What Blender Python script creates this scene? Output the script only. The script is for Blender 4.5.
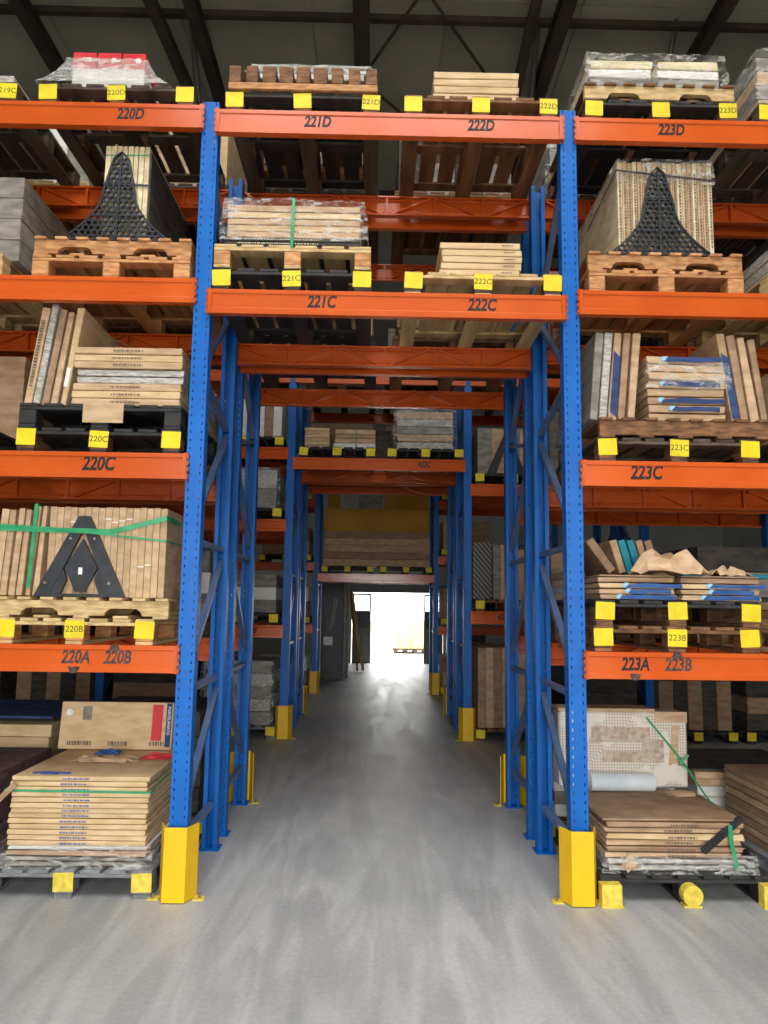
import bpy, bmesh, math, random
from mathutils import Vector, Matrix
R_ = random.Random(7)
scene = bpy.context.scene
for o in list(bpy.data.objects):
    bpy.data.objects.remove(o)
COL = scene.collection

# ------------------------------------------------------------------ camera
CAM = Vector((-0.0623, -4.3785, 1.6374))
YAW, PIT, ROL, FPX = 0.0138, 0.1229, 0.0142, 749.05
cf = Vector((math.sin(YAW)*math.cos(PIT), math.cos(YAW)*math.cos(PIT), math.sin(PIT)))
cr0 = Vector((math.cos(YAW), -math.sin(YAW), 0)); cu0 = cr0.cross(cf)
cr = cr0*math.cos(ROL) + cu0*math.sin(ROL); cu = cu0*math.cos(ROL) - cr0*math.sin(ROL)
cam_d = bpy.data.cameras.new('camera'); cam = bpy.data.objects.new('camera', cam_d); COL.objects.link(cam)
cam_d.sensor_fit = 'VERTICAL'; cam_d.sensor_height = 36; cam_d.lens = FPX*36/1024
cam_d.clip_start = 0.05; cam_d.clip_end = 300
m = Matrix.Identity(4)
for i in range(3):
    m[i][0], m[i][1], m[i][2], m[i][3] = cr[i], cu[i], -cf[i], CAM[i]
cam.matrix_world = m
scene.camera = cam

def at(px, py, Y):            # pixel -> point on the vertical plane y = Y
    d = cf + cr*((px-384)/FPX) - cu*((py-512)/FPX)
    return CAM + d*((Y-CAM.y)/d.y)
def atz(px, py, z):           # pixel -> point on the horizontal plane z
    d = cf + cr*((px-384)/FPX) - cu*((py-512)/FPX)
    return CAM + d*((z-CAM.z)/d.z)

# ------------------------------------------------------------------ light
world = bpy.data.worlds.new('overcast_sky'); scene.world = world; world.use_nodes = True
bg = world.node_tree.nodes['Background']
bg.inputs[0].default_value = (1.0, 0.995, 0.98, 1); bg.inputs[1].default_value = 9.0
def portal(name, loc, rot, sx, sy):
    l = bpy.data.lights.new(name, 'AREA'); l.shape = 'RECTANGLE'; l.size = sx; l.size_y = sy
    l.cycles.is_portal = True
    o = bpy.data.objects.new(name, l); COL.objects.link(o); o.location = loc; o.rotation_euler = rot
    return o
HALL_Y0, HALL_Y1, HALL_X, HALL_Z = -9.0, 17.0, 10.0, 9.2
GATE = (-3.0, 3.0, 4.6)         # big loading gate behind the camera: x0, x1, height
DOOR = (-0.64, 1.95, 1.97)      # door in the far wall
portal('gate_daylight', ((GATE[0]+GATE[1])/2, HALL_Y0-.02, GATE[2]/2), (math.radians(90), 0, 0), GATE[1]-GATE[0], GATE[2])
portal('door_daylight', ((DOOR[0]+DOOR[1])/2, HALL_Y1+.3, DOOR[2]/2), (math.radians(-90), 0, 0), DOOR[1]-DOOR[0], DOOR[2])
SKY = [(-3.2, 3.2, -7.5, -1.4)]   # roof lights
for sx0, sx1, sy0, sy1 in SKY:
    portal('roof_daylight', ((sx0+sx1)/2, (sy0+sy1)/2, HALL_Z+.2), (0, 0, 0), sx1-sx0, sy1-sy0)
vs = scene.view_settings
vs.view_transform = 'Standard'; vs.look = 'None'; vs.gamma = 1; vs.use_curve_mapping = False
vs.exposure = 0.1
try:
    scene.cycles.max_bounces = 8; scene.cycles.diffuse_bounces = 5; scene.cycles.transparent_max_bounces = 12
    scene.cycles.caustics_reflective = False; scene.cycles.caustics_refractive = False
    scene.cycles.sample_clamp_indirect = 6
except Exception:
    pass

# ------------------------------------------------------------------ materials
def srgb(r, g, b):
    f = lambda c: (c/255/12.92) if c/255 <= .04045 else ((c/255+.055)/1.055)**2.4
    return (f(r), f(g), f(b), 1)
def newmat(name):
    mt = bpy.data.materials.new(name); mt.use_nodes = True
    nt = mt.node_tree
    return mt, nt, nt.nodes['Principled BSDF']
def N(nt, t, **kw):
    n = nt.nodes.new(t)
    for k, v in kw.items():
        if k in n.inputs: n.inputs[k].default_value = v
        else: setattr(n, k, v)
    return n
MC = {}
def mat(name, c1, c2=None, rough=.6, metal=0, scale=8, stretch=(1,1,1), rand=.0, bump=.0, bscale=60, spec=.5, coat=0, alpha=1, detail=5, lo=.35, hi=.65):
    if name in MC: return MC[name]
    mt, nt, b = newmat(name)
    c2 = c2 or c1
    tc = N(nt, 'ShaderNodeTexCoord'); mp = N(nt, 'ShaderNodeMapping'); mp.inputs['Scale'].default_value = stretch
    oi = N(nt, 'ShaderNodeObjectInfo')
    add = N(nt, 'ShaderNodeVectorMath', operation='ADD')
    mul = N(nt, 'ShaderNodeMath', operation='MULTIPLY'); mul.inputs[1].default_value = 37.0
    L = nt.links.new
    L(oi.outputs['Random'], mul.inputs[0]); L(tc.outputs['Object'], add.inputs[0]); L(mul.outputs[0], add.inputs[1]); L(add.outputs[0], mp.inputs[0])
    nz = N(nt, 'ShaderNodeTexNoise'); nz.inputs['Scale'].default_value = scale; nz.inputs['Detail'].default_value = detail
    L(mp.outputs[0], nz.inputs[0])
    cr_ = N(nt, 'ShaderNodeValToRGB'); cr_.color_ramp.elements[0].position = lo; cr_.color_ramp.elements[1].position = hi
    cr_.color_ramp.elements[0].color = c1; cr_.color_ramp.elements[1].color = c2
    L(nz.outputs[0], cr_.inputs[0])
    hsv = N(nt, 'ShaderNodeHueSaturation')
    mr = N(nt, 'ShaderNodeMapRange'); mr.inputs[3].default_value = 1-rand; mr.inputs[4].default_value = 1+rand
    L(oi.outputs['Random'], mr.inputs[0]); L(mr.outputs[0], hsv.inputs['Value']); L(cr_.outputs[0], hsv.inputs['Color'])
    L(hsv.outputs[0], b.inputs['Base Color'])
    b.inputs['Roughness'].default_value = rough; b.inputs['Metallic'].default_value = metal
    b.inputs['Specular IOR Level'].default_value = spec; b.inputs['Coat Weight'].default_value = coat
    if bump:
        n2 = N(nt, 'ShaderNodeTexNoise'); n2.inputs['Scale'].default_value = bscale; L(mp.outputs[0], n2.inputs[0])
        bp = N(nt, 'ShaderNodeBump'); bp.inputs['Strength'].default_value = bump; bp.inputs['Distance'].default_value = .01
        L(n2.outputs[0], bp.inputs['Height']); L(bp.outputs[0], b.inputs['Normal'])
    MC[name] = mt
    return mt
M = {}
M['orange'] = mat('orange_paint', srgb(202,86,30), srgb(212,95,36), .2, scale=3, rand=.05, bump=.04, bscale=25)
M['blue'] = mat('blue_paint', srgb(0,94,180), srgb(6,104,192), .42, scale=4, rand=.03, bump=.03, bscale=30, spec=.3)
M['steelblue'] = mat('galvanised_brace', srgb(84,108,150), srgb(104,126,164), .4, metal=.25, scale=6)
M['yellow'] = mat('yellow_paint', srgb(236,186,0), srgb(244,196,2), .42, scale=6, bump=.05)
M['marker'] = mat('yellow_marker_paint', srgb(224,200,18), srgb(238,216,36), .6, scale=14, rand=.05)
M['markerold'] = mat('worn_yellow_paint', srgb(208,184,60), srgb(236,214,88), .7, scale=25)
M['ink'] = mat('black_ink', srgb(14,12,14), None, .6)
M['inkfade'] = mat('faded_black_ink', srgb(28,24,24), srgb(96,72,64), .6, scale=40)
M['pencil'] = mat('dark_pen', srgb(46,44,30), None, .7)
M['wood'] = mat('raw_pine', srgb(164,110,64), srgb(212,158,106), .75, scale=6, stretch=(2,.25,8), rand=.14, bump=.2, bscale=30)
M['woodpale'] = mat('pale_pine', srgb(176,146,98), srgb(216,188,136), .75, scale=6, stretch=(2,.25,8), rand=.12, bump=.2, bscale=30)
M['woodbrown'] = mat('brown_wood', srgb(92,62,38), srgb(142,100,66), .8, scale=6, stretch=(2,.25,8), rand=.16, bump=.2, bscale=30)
M['wooddark'] = mat('dark_weathered_wood', srgb(58,48,40), srgb(94,80,66), .8, scale=6, stretch=(2,.25,8), rand=.16, bump=.2, bscale=30)
M['woodblack'] = mat('black_stained_wood', srgb(30,30,32), srgb(52,50,50), .7, scale=6, stretch=(2,.25,8), rand=.15, bump=.15, bscale=30)
M['woodgrey'] = mat('grey_stained_wood', srgb(104,106,110), srgb(132,134,136), .7, scale=6, stretch=(2,.25,8), rand=.1, bump=.15, bscale=30)
def card(name, a, b, rand=.1): return mat(name, a, b, .78, scale=7, stretch=(1,1,3), rand=rand, bump=.12, bscale=40, spec=.3)
M['tan'] = card('tan_cardboard', srgb(182,150,116), srgb(208,178,144), .07)
M['cream'] = card('cream_cardboard', srgb(198,168,126), srgb(218,190,150), .05)
M['brown'] = card('brown_cardboard', srgb(148,118,92), srgb(174,144,116))
M['grey'] = card('grey_carton', srgb(120,116,108), srgb(158,152,142))
M['darkgrey'] = card('dark_grey_carton', srgb(58,54,50), srgb(84,78,72))
M['white'] = card('white_carton', srgb(222,220,214), srgb(240,238,232), .04)
M['paleslab'] = card('pale_slab', srgb(212,196,156), srgb(238,224,188), .08)
M['red'] = card('red_carton', srgb(196,44,50), srgb(214,64,66), .04)
M['purple'] = card('mauve_carton', srgb(86,68,70), srgb(112,92,92), .05)
M['silver'] = mat('silver_wrapped_carton', srgb(150,146,138), srgb(206,202,194), .3, scale=20, stretch=(1,1,4), rand=.08, bump=.6, bscale=40)
M['bluecard'] = card('blue_print', srgb(44,78,136), srgb(66,100,158), .06)
M['navy'] = card('navy_print', srgb(42,62,104), srgb(60,84,132), .05)
M['teal'] = card('teal_print', srgb(38,132,156), srgb(60,156,176), .05)
M['lightblue'] = mat('pale_blue_print', srgb(150,200,222), None, .7)
M['redprint'] = mat('red_print', srgb(210,58,66), None, .7)
M['paper'] = mat('white_paper', srgb(236,234,228), None, .7)
M['printgrey'] = mat('grey_print', srgb(112,98,84), None, .8)
M['printblue'] = mat('blue_text_print', srgb(78,104,160), None, .8)
M['printwhite'] = mat('pale_print', srgb(206,196,176), None, .8)
M['black'] = mat('black_plastic', srgb(30,34,40), srgb(48,52,58), .45, scale=9)
M['darkpanel'] = mat('dark_panel', srgb(26,34,46), srgb(40,48,60), .45, scale=2)
M['mustard'] = mat('mustard_board', srgb(178,126,28), srgb(196,144,40), .7, scale=2, rand=.03)
M['green'] = mat('green_strap', srgb(30,138,88), srgb(54,164,110), .4, scale=10)
M['darkstrap'] = mat('dark_strap', srgb(44,42,52), None, .45)
M['steel'] = mat('roof_steel', srgb(52,42,36), srgb(72,60,52), .6, scale=3)
M['pipe'] = mat('pipe_steel', srgb(96,94,90), None, .5, metal=.4)
M['roof'] = mat('roof_panel', srgb(162,158,142), srgb(180,176,160), .7, scale=1.2, rand=.04)
M['wall'] = mat('wall_panel', srgb(150,150,148), srgb(168,168,164), .8, scale=1)
M['bolt'] = mat('zinc_bolt', srgb(178,168,150), None, .35, metal=.9)
M['doorframe'] = mat('door_grey_metal', srgb(84,86,88), srgb(98,100,102), .5, scale=3)
M['yard'] = mat('yard_concrete', srgb(176,172,160), srgb(196,190,178), .85, scale=.8)
M['yellowpile'] = mat('pale_yellow_wrapped_goods', srgb(214,196,140), srgb(228,212,164), .6, scale=4, rand=.05)
M['tube'] = mat('pale_plastic_roll', srgb(206,218,226), srgb(226,234,238), .2, scale=5, coat=.5)
M['lattice'] = None
# wrap with a diagonal lattice: white film
def film(name, base, crease, tint=(1,1,1,1)):
    mt, nt, b = newmat(name); L = nt.links.new
    b.inputs['Base Color'].default_value = srgb(232,232,228); b.inputs['Roughness'].default_value = .16
    b.inputs['Specular IOR Level'].default_value = .8
    tc = N(nt, 'ShaderNodeTexCoord'); mp = N(nt, 'ShaderNodeMapping'); mp.inputs['Scale'].default_value = (1,1,3); mp.inputs['Rotation'].default_value = (.3,.2,.4)
    L(tc.outputs['Object'], mp.inputs[0])
    nz = N(nt, 'ShaderNodeTexNoise'); nz.inputs['Scale'].default_value = 9; nz.inputs['Detail'].default_value = 7; nz.inputs['Distortion'].default_value = 1.2
    L(mp.outputs[0], nz.inputs[0])
    bp = N(nt, 'ShaderNodeBump'); bp.inputs['Strength'].default_value = .9; bp.inputs['Distance'].default_value = .03
    L(nz.outputs[0], bp.inputs['Height']); L(bp.outputs[0], b.inputs['Normal'])
    rp = N(nt, 'ShaderNodeValToRGB'); rp.color_ramp.elements[0].position = .47; rp.color_ramp.elements[1].position = .66
    rp.color_ramp.elements[0].color = (base,)*3+(1,); rp.color_ramp.elements[1].color = (crease,)*3+(1,)
    L(nz.outputs[0], rp.inputs[0]); L(rp.outputs[0], b.inputs['Alpha'])
    return mt
M['film'] = film('clear_stretch_film', .03, .5)
M['filmthick'] = film('cloudy_stretch_film', .28, .62)
# glass
mt, nt, b = newmat('window_glass'); b.inputs['Base Color'].default_value = (.9,.95,.95,1); b.inputs['Roughness'].default_value = .05; b.inputs['Alpha'].default_value = .25
M['glass'] = mt
mt, nt, b = newmat('roof_light_sheet'); b.inputs['Base Color'].default_value = (.95,.95,.93,1); b.inputs['Roughness'].default_value = .6; b.inputs['Alpha'].default_value = .15
M['skyglass'] = mt
# printed white film box (diamond lattice)
mt, nt, b = newmat('lattice_printed_film'); L = nt.links.new
tc = N(nt, 'ShaderNodeTexCoord')
mp = N(nt, 'ShaderNodeMapping'); mp.inputs['Rotation'].default_value = (0, math.radians(45), 0); L(tc.outputs['Object'], mp.inputs[0])
ck = N(nt, 'ShaderNodeTexChecker'); ck.inputs['Scale'].default_value = 75; ck.inputs[1].default_value = srgb(224,216,204); ck.inputs[2].default_value = srgb(190,176,160); L(mp.outputs[0], ck.inputs[0])
nz = N(nt, 'ShaderNodeTexNoise'); nz.inputs['Scale'].default_value = 6; L(tc.outputs['Object'], nz.inputs[0])
rp = N(nt, 'ShaderNodeValToRGB'); rp.color_ramp.elements[0].position = .5; rp.color_ramp.elements[1].position = .56
L(nz.outputs[0], rp.inputs[0])
mx = N(nt, 'ShaderNodeMix', data_type='RGBA'); L(rp.outputs[0], mx.inputs[0]); L(ck.outputs[0], mx.inputs[6]); mx.inputs[7].default_value = srgb(228,220,208)
L(mx.outputs[2], b.inputs['Base Color']); b.inputs['Roughness'].default_value = .35
M['lattice'] = mt
# dark diagonal stripe board
mt, nt, b = newmat('diagonal_striped_board'); L = nt.links.new
tc = N(nt, 'ShaderNodeTexCoord'); mp = N(nt, 'ShaderNodeMapping'); mp.inputs['Rotation'].default_value = (0, math.radians(40), 0); L(tc.outputs['Object'], mp.inputs[0])
wv = N(nt, 'ShaderNodeTexWave'); wv.inputs['Scale'].default_value = 7; L(mp.outputs[0], wv.inputs[0])
rp = N(nt, 'ShaderNodeValToRGB'); rp.color_ramp.elements[0].position = .55; rp.color_ramp.elements[1].position = .75
rp.color_ramp.elements[0].color = srgb(34,34,36); rp.color_ramp.elements[1].color = srgb(130,126,120); L(wv.outputs[0], rp.inputs[0]); L(rp.outputs[0], b.inputs['Base Color'])
M['striped'] = mt
# floor concrete
mt, nt, b = newmat('polished_concrete'); L = nt.links.new
tc = N(nt, 'ShaderNodeTexCoord')
n1 = N(nt, 'ShaderNodeTexNoise'); n1.inputs['Scale'].default_value = .9; n1.inputs['Detail'].default_value = 8; n1.inputs['Roughness'].default_value = .62; L(tc.outputs['Object'], n1.inputs[0])
n2 = N(nt, 'ShaderNodeTexNoise'); n2.inputs['Scale'].default_value = 40; n2.inputs['Detail'].default_value = 4; L(tc.outputs['Object'], n2.inputs[0])
mpw = N(nt, 'ShaderNodeMapping'); mpw.inputs['Scale'].default_value = (1.6,.22,1); mpw.inputs['Rotation'].default_value = (0,0,.12); L(tc.outputs['Object'], mpw.inputs[0])
n3 = N(nt, 'ShaderNodeTexNoise'); n3.inputs['Scale'].default_value = 2.6; n3.inputs['Detail'].default_value = 6; n3.inputs['Distortion'].default_value = 1.5; L(mpw.outputs[0], n3.inputs[0])
r1 = N(nt, 'ShaderNodeValToRGB'); r1.color_ramp.elements[0].position = .3; r1.color_ramp.elements[1].position = .72
r1.color_ramp.elements[0].color = srgb(174,175,176); r1.color_ramp.elements[1].color = srgb(206,206,204); L(n1.outputs[0], r1.inputs[0])
r3 = N(nt, 'ShaderNodeValToRGB'); r3.color_ramp.elements[0].position = .42; r3.color_ramp.elements[1].position = .62
r3.color_ramp.elements[0].color = (.80,.80,.81,1); r3.color_ramp.elements[1].color = (1.04,1.04,1.04,1); L(n3.outputs[0], r3.inputs[0])
mm = N(nt, 'ShaderNodeMix', data_type='RGBA', blend_type='MULTIPLY'); mm.inputs[0].default_value = 1; L(r1.outputs[0], mm.inputs[6]); L(r3.outputs[0], mm.inputs[7])
r2 = N(nt, 'ShaderNodeValToRGB'); r2.color_ramp.elements[0].position = .3; r2.color_ramp.elements[1].position = .7
r2.color_ramp.elements[0].color = (.9,.9,.9,1); r2.color_ramp.elements[1].color = (1.05,1.05,1.05,1); L(n2.outputs[0], r2.inputs[0])
m2 = N(nt, 'ShaderNodeMix', data_type='RGBA', blend_type='MULTIPLY'); m2.inputs[0].default_value = 1; L(mm.outputs[2], m2.inputs[6]); L(r2.outputs[0], m2.inputs[7])
# paler band along the tunnel with noise-broken edges, concrete darker to both sides
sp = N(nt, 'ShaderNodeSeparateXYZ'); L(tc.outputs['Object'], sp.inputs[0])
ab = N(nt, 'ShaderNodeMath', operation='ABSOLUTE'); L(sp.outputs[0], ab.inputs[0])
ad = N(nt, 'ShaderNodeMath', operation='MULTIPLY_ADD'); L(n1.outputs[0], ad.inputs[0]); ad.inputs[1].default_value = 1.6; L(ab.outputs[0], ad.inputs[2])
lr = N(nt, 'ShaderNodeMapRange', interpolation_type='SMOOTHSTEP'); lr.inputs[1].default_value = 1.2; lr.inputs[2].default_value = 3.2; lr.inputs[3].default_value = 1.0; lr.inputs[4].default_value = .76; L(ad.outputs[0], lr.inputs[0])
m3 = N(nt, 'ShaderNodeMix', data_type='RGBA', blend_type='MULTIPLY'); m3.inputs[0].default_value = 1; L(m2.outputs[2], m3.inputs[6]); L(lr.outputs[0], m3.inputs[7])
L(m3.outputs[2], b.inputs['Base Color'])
rr = N(nt, 'ShaderNodeMapRange'); rr.inputs[3].default_value = .34; rr.inputs[4].default_value = .62; L(n3.outputs[0], rr.inputs[0]); L(rr.outputs[0], b.inputs['Roughness'])
bp = N(nt, 'ShaderNodeBump'); bp.inputs['Strength'].default_value = .12; bp.inputs['Distance'].default_value = .01; L(n2.outputs[0], bp.inputs['Height']); L(bp.outputs[0], b.inputs['Normal'])
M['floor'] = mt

# ------------------------------------------------------------------ helpers
SEEN = {}
def note(label, group):
    SEEN.setdefault(label, []).append(group)
def tag(o, label=None, cat=None, group=None, kind=None):
    if label: o['label'] = label; note(label, group)
    if cat: o['category'] = cat
    if group: o['group'] = group
    if kind: o['kind'] = kind
    return o
def link(name, data, parent=None, loc=(0,0,0), rot=(0,0,0), material=None):
    o = bpy.data.objects.new(name, data); COL.objects.link(o)
    o.location = loc; o.rotation_euler = rot
    if parent: o.parent = parent
    if material is not None and data is not None and not data.materials:
        data.materials.append(material)
    return o
def empty(name, loc, rz=0, rot=None):
    o = bpy.data.objects.new(name, None); COL.objects.link(o); o.empty_display_size = .1
    o.location = loc; o.rotation_euler = rot or (0, 0, rz)
    return o
MESH = {}
def pydata(name, vs_, fs, material, smooth=False):
    me = bpy.data.meshes.new(name); me.from_pydata(vs_, [], fs); me.update()
    if material is not None: me.materials.append(material)
    if smooth:
        for p in me.polygons: p.use_smooth = True
    return me
BF = [(0,3,2,1),(4,5,6,7),(0,1,5,4),(1,2,6,5),(2,3,7,6),(3,0,4,7)]
def boxv(x0,x1,y0,y1,z0,z1):
    return [(x0,y0,z0),(x1,y0,z0),(x1,y1,z0),(x0,y1,z0),(x0,y0,z1),(x1,y0,z1),(x1,y1,z1),(x0,y1,z1)]
class MB:
    def __init__(s): s.v = []; s.f = []
    def add(s, v, f):
        k = len(s.v); s.v += [tuple(a) for a in v]; s.f += [tuple(i+k for i in q) for q in f]; return s
    def box(s, *a): return s.add(boxv(*a), BF)
    def bar(s, a, b, w, h, up=(0,0,1)):
        a = Vector(a); b = Vector(b); d = (b-a).normalized(); u = Vector(up)
        if abs(d.dot(u)) > .98: u = Vector((0,1,0))
        r = d.cross(u).normalized(); u = r.cross(d)
        vs_ = []
        for p in (a, b):
            for sx, sy in ((-1,-1),(1,-1),(1,1),(-1,1)): vs_.append(p + r*(sx*w/2) + u*(sy*h/2))
        return s.add(vs_, BF)
    def prism(s, poly, axis, t0, t1):   # poly of 2-D points extruded along axis
        n = len(poly); vs_ = []
        for t in (t0, t1):
            for p in poly:
                vs_.append({'x': (t,p[0],p[1]), 'y': (p[0],t,p[1]), 'z': (p[0],p[1],t)}[axis])
        fs = [tuple(range(n))[::-1], tuple(range(n,2*n))] + [(i,(i+1)%n,n+(i+1)%n,n+i) for i in range(n)]
        return s.add(vs_, fs)
    def tube(s, a, b, r, n=8):
        a = Vector(a); b = Vector(b); d = (b-a).normalized(); u = Vector((0,0,1)) if abs(d.z) < .9 else Vector((1,0,0))
        x = d.cross(u).normalized(); y = d.cross(x); vs_ = []
        for p in (a, b):
            for i in range(n):
                t = 2*math.pi*i/n; vs_.append(p + x*(r*math.cos(t)) + y*(r*math.sin(t)))
        fs = [tuple(range(n))[::-1], tuple(range(n,2*n))] + [(i,(i+1)%n,n+(i+1)%n,n+i) for i in range(n)]
        return s.add(vs_, fs)
    def mesh(s, name, material, fix=False):
        me = pydata(name, s.v, s.f, material)
        bm = bmesh.new(); bm.from_mesh(me); bmesh.ops.recalc_face_normals(bm, faces=bm.faces); bm.to_mesh(me); bm.free()
        return me
    def build(s, name, material, parent=None, loc=(0,0,0), rot=(0,0,0)):
        return link(name, s.mesh(name, material), parent, loc, rot)
def cbox(sx, sy, sz, material, c=.004, amp=0., seed=0, name='box'):
    """chamfered box, origin at the bottom centre, corners jittered inwards"""
    key = (round(sx,4), round(sy,4), round(sz,4), material.name, c, amp, seed)
    if key in MESH: return MESH[key]
    r = random.Random(seed*131+7); v = []; idx = {}
    c = min(c, sz*.3, sx*.3, sy*.3)
    for i in (0,1):
        for j in (0,1):
            for k in (0,1):
                jx, jy, jz = (r.random()*amp for _ in range(3)); jz *= .4
                X = (-sx/2+jx) if i == 0 else (sx/2-jx); Y = (-sy/2+jy) if j == 0 else (sy/2-jy); Z = (jz if k == 0 else sz-jz)
                dx = c if i == 0 else -c; dy = c if j == 0 else -c; dz = c if k == 0 else -c
                idx[(i,j,k)] = len(v)
                v += [(X, Y+dy, Z+dz), (X+dx, Y, Z+dz), (X+dx, Y+dy, Z)]
    f = []
    I = lambda i,j,k,a: idx[(i,j,k)]+a
    for i in (0,1): f.append([I(i,0,0,0),I(i,1,0,0),I(i,1,1,0),I(i,0,1,0)])
    for j in (0,1): f.append([I(0,j,0,1),I(1,j,0,1),I(1,j,1,1),I(0,j,1,1)])
    for k in (0,1): f.append([I(0,0,k,2),I(1,0,k,2),I(1,1,k,2),I(0,1,k,2)])
    for i in (0,1):
        for j in (0,1): f.append([I(i,j,0,0),I(i,j,1,0),I(i,j,1,1),I(i,j,0,1)])
    for i in (0,1):
        for k in (0,1): f.append([I(i,0,k,0),I(i,1,k,0),I(i,1,k,2),I(i,0,k,2)])
    for j in (0,1):
        for k in (0,1): f.append([I(0,j,k,1),I(1,j,k,1),I(1,j,k,2),I(0,j,k,2)])
    for i in (0,1):
        for j in (0,1):
            for k in (0,1): f.append([I(i,j,k,0),I(i,j,k,1),I(i,j,k,2)])
    me = pydata(name, v, f, material)
    bm = bmesh.new(); bm.from_mesh(me); bmesh.ops.recalc_face_normals(bm, faces=bm.faces); bm.to_mesh(me); bm.free()
    MESH[key] = me
    return me
TXT = {}
def text_mesh(s, size, material, bold=.0, shear=0.):
    key = (s, round(size,4), material.name, bold, shear)
    if key in TXT: return TXT[key]
    cu_ = bpy.data.curves.new('lettering_curve', 'FONT'); cu_.body = s; cu_.size = size; cu_.shear = shear; cu_.offset = bold*size
    cu_.align_x = 'CENTER'; cu_.align_y = 'CENTER'; cu_.resolution_u = 3
    o = bpy.data.objects.new('lettering_tmp', cu_); COL.objects.link(o)
    dg = bpy.context.evaluated_depsgraph_get()
    me = bpy.data.meshes.new_from_object(o.evaluated_get(dg)); me.name = 'lettering'
    bpy.data.objects.remove(o); bpy.data.curves.remove(cu_)
    me.materials.clear(); me.materials.append(material)
    for v in me.vertices: v.co = Vector((v.co.x, 0, v.co.y))      # stand up, facing -y
    TXT[key] = me
    return me
ORD = ['zeroth','first','second','third','fourth','fifth','sixth','seventh','eighth','ninth','tenth','eleventh','twelfth','thirteenth','fourteenth','fifteenth','sixteenth','seventeenth','eighteenth','nineteenth','twentieth','twenty-first','twenty-second','twenty-third','twenty-fourth','twenty-fifth','twenty-sixth','twenty-seventh','twenty-eighth']
def ordn(i, n, last='bottom', first='top'):
    if n == 1: return 'single'
    return first+'most' if i == 0 else (last+'most' if i == n-1 else ORD[i+1])

# ------------------------------------------------------------------ the hall
def struct(name, mb, material, parent=None):
    o = mb.build(name, material, parent)
    if parent is None: o['kind'] = 'structure'
    return o
X0, X1, Y0, Y1, ZT = -HALL_X, HALL_X, HALL_Y0, HALL_Y1, HALL_Z
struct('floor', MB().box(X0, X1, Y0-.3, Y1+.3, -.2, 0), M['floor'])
struct('wall_left', MB().box(X0-.2, X0, Y0-.3, Y1+.3, -.2, ZT), M['wall'])
struct('wall_right', MB().box(X1, X1+.2, Y0-.3, Y1+.3, -.2, ZT), M['wall'])
g = MB().box(X0, GATE[0], Y0-.2, Y0, 0, ZT).box(GATE[1], X1, Y0-.2, Y0, 0, ZT).box(GATE[0], GATE[1], Y0-.2, Y0, GATE[2], ZT)
struct('wall_front', g, M['wall'])
g = MB().box(X0, DOOR[0], Y1, Y1+.2, 0, ZT).box(DOOR[1], X1, Y1, Y1+.2, 0, ZT).box(DOOR[0], DOOR[1], Y1, Y1+.2, DOOR[2], ZT)
struct('wall_back', g, M['wall'])
# roof: panels laid around the roof-light openings
def in_sky(xa, xb, ya, yb): return any(xa < s[1]-.01 and xb > s[0]+.01 and ya < s[3]-.01 and yb > s[2]+.01 for s in SKY)
xs_ = sorted({X0-.2, X1+.2} | {s[i] for s in SKY for i in (0, 1)}); ys_ = sorted({Y0-.3, Y1+.3} | {s[i] for s in SKY for i in (2, 3)})
mb = MB()
for xa, xb in zip(xs_, xs_[1:]):
    for ya, yb in zip(ys_, ys_[1:]):
        if not in_sky(xa, xb, ya, yb): mb.box(xa, xb, ya, yb, ZT+.03, ZT+.15)
ceil = struct('ceiling', mb, M['roof'])
pw = 1.72; pm = None
for yi, (ya, yb) in enumerate(((.3, 4.2), (4.22, 9.18), (9.2, 13.), (13.02, 16.98), (-1.38, .28))):
    for xi in range(11):
        xa = -9.55 + xi*pw
        if in_sky(xa, xa+pw, ya, yb): continue
        key = ('roofp', yi)
        if key not in MESH: MESH[key] = MB().box(0, pw-.018, 0, yb-ya, 0, .029).mesh('roof_panel', M['roof'])
        link('roof_panel', MESH[key], ceil, (xa, ya, ZT))
for s in SKY:
    pane = MB().box(s[0], s[1], s[2], s[3], ZT+.08, ZT+.09).build('roof_light_pane', M['skyglass'], ceil)
struct('trim_1', MB().box(DOOR[0]-.4, DOOR[1]+.4, Y1-.16, Y1, DOOR[2], DOOR[2]+.24), M['doorframe'])

# yard outside both openings
y = MB().box(-40, 40, Y1+.3, 70, -.25, -.02).build('yard_ground', M['yard']); y['kind'] = 'structure'
y = MB().box(-40, 40, -60, Y0-.3, -.25, -.02).build('loading_yard_ground', M['yard']); y['kind'] = 'structure'

# door leaves at the far wall
def leaf(n, x0, x1, y_, rz):
    root = empty('door_%d' % n, (x0 if rz <= 0 else x0, y_, 0), rz); root['kind'] = 'structure'
    w = x1-x0; h = DOOR[2]-.02
    f = MB()
    f.box(0, .05, -.025, .025, 0, h).box(w-.05, w, -.025, .025, 0, h).box(.05, w-.05, -.025, .025, h-.06, h).box(.05, w-.05, -.025, .025, .9, .97).box(.05, w-.05, -.025, .025, 0, .1).box(.05, w-.05, -.025, .025, 1.42, 1.46)
    f.build('door_frame', M['doorframe'], root)
    MB().box(.05, w-.05, -.01, .01, .1, .9).build('lower_panel', M['doorframe'], root)
    MB().box(.05, w-.05, -.01, .01, .97, 1.42).build('middle_panel', M['darkpanel'], root)
    MB().box(.05, w-.05, -.006, .006, 1.46, h-.06).build('glass_pane', M['glass'], root)
    return root
leaf(1, -0.62, -.09, Y1-.02, 0)
leaf(2, 1.40, 1.93, Y1-.02, 0)

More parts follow.
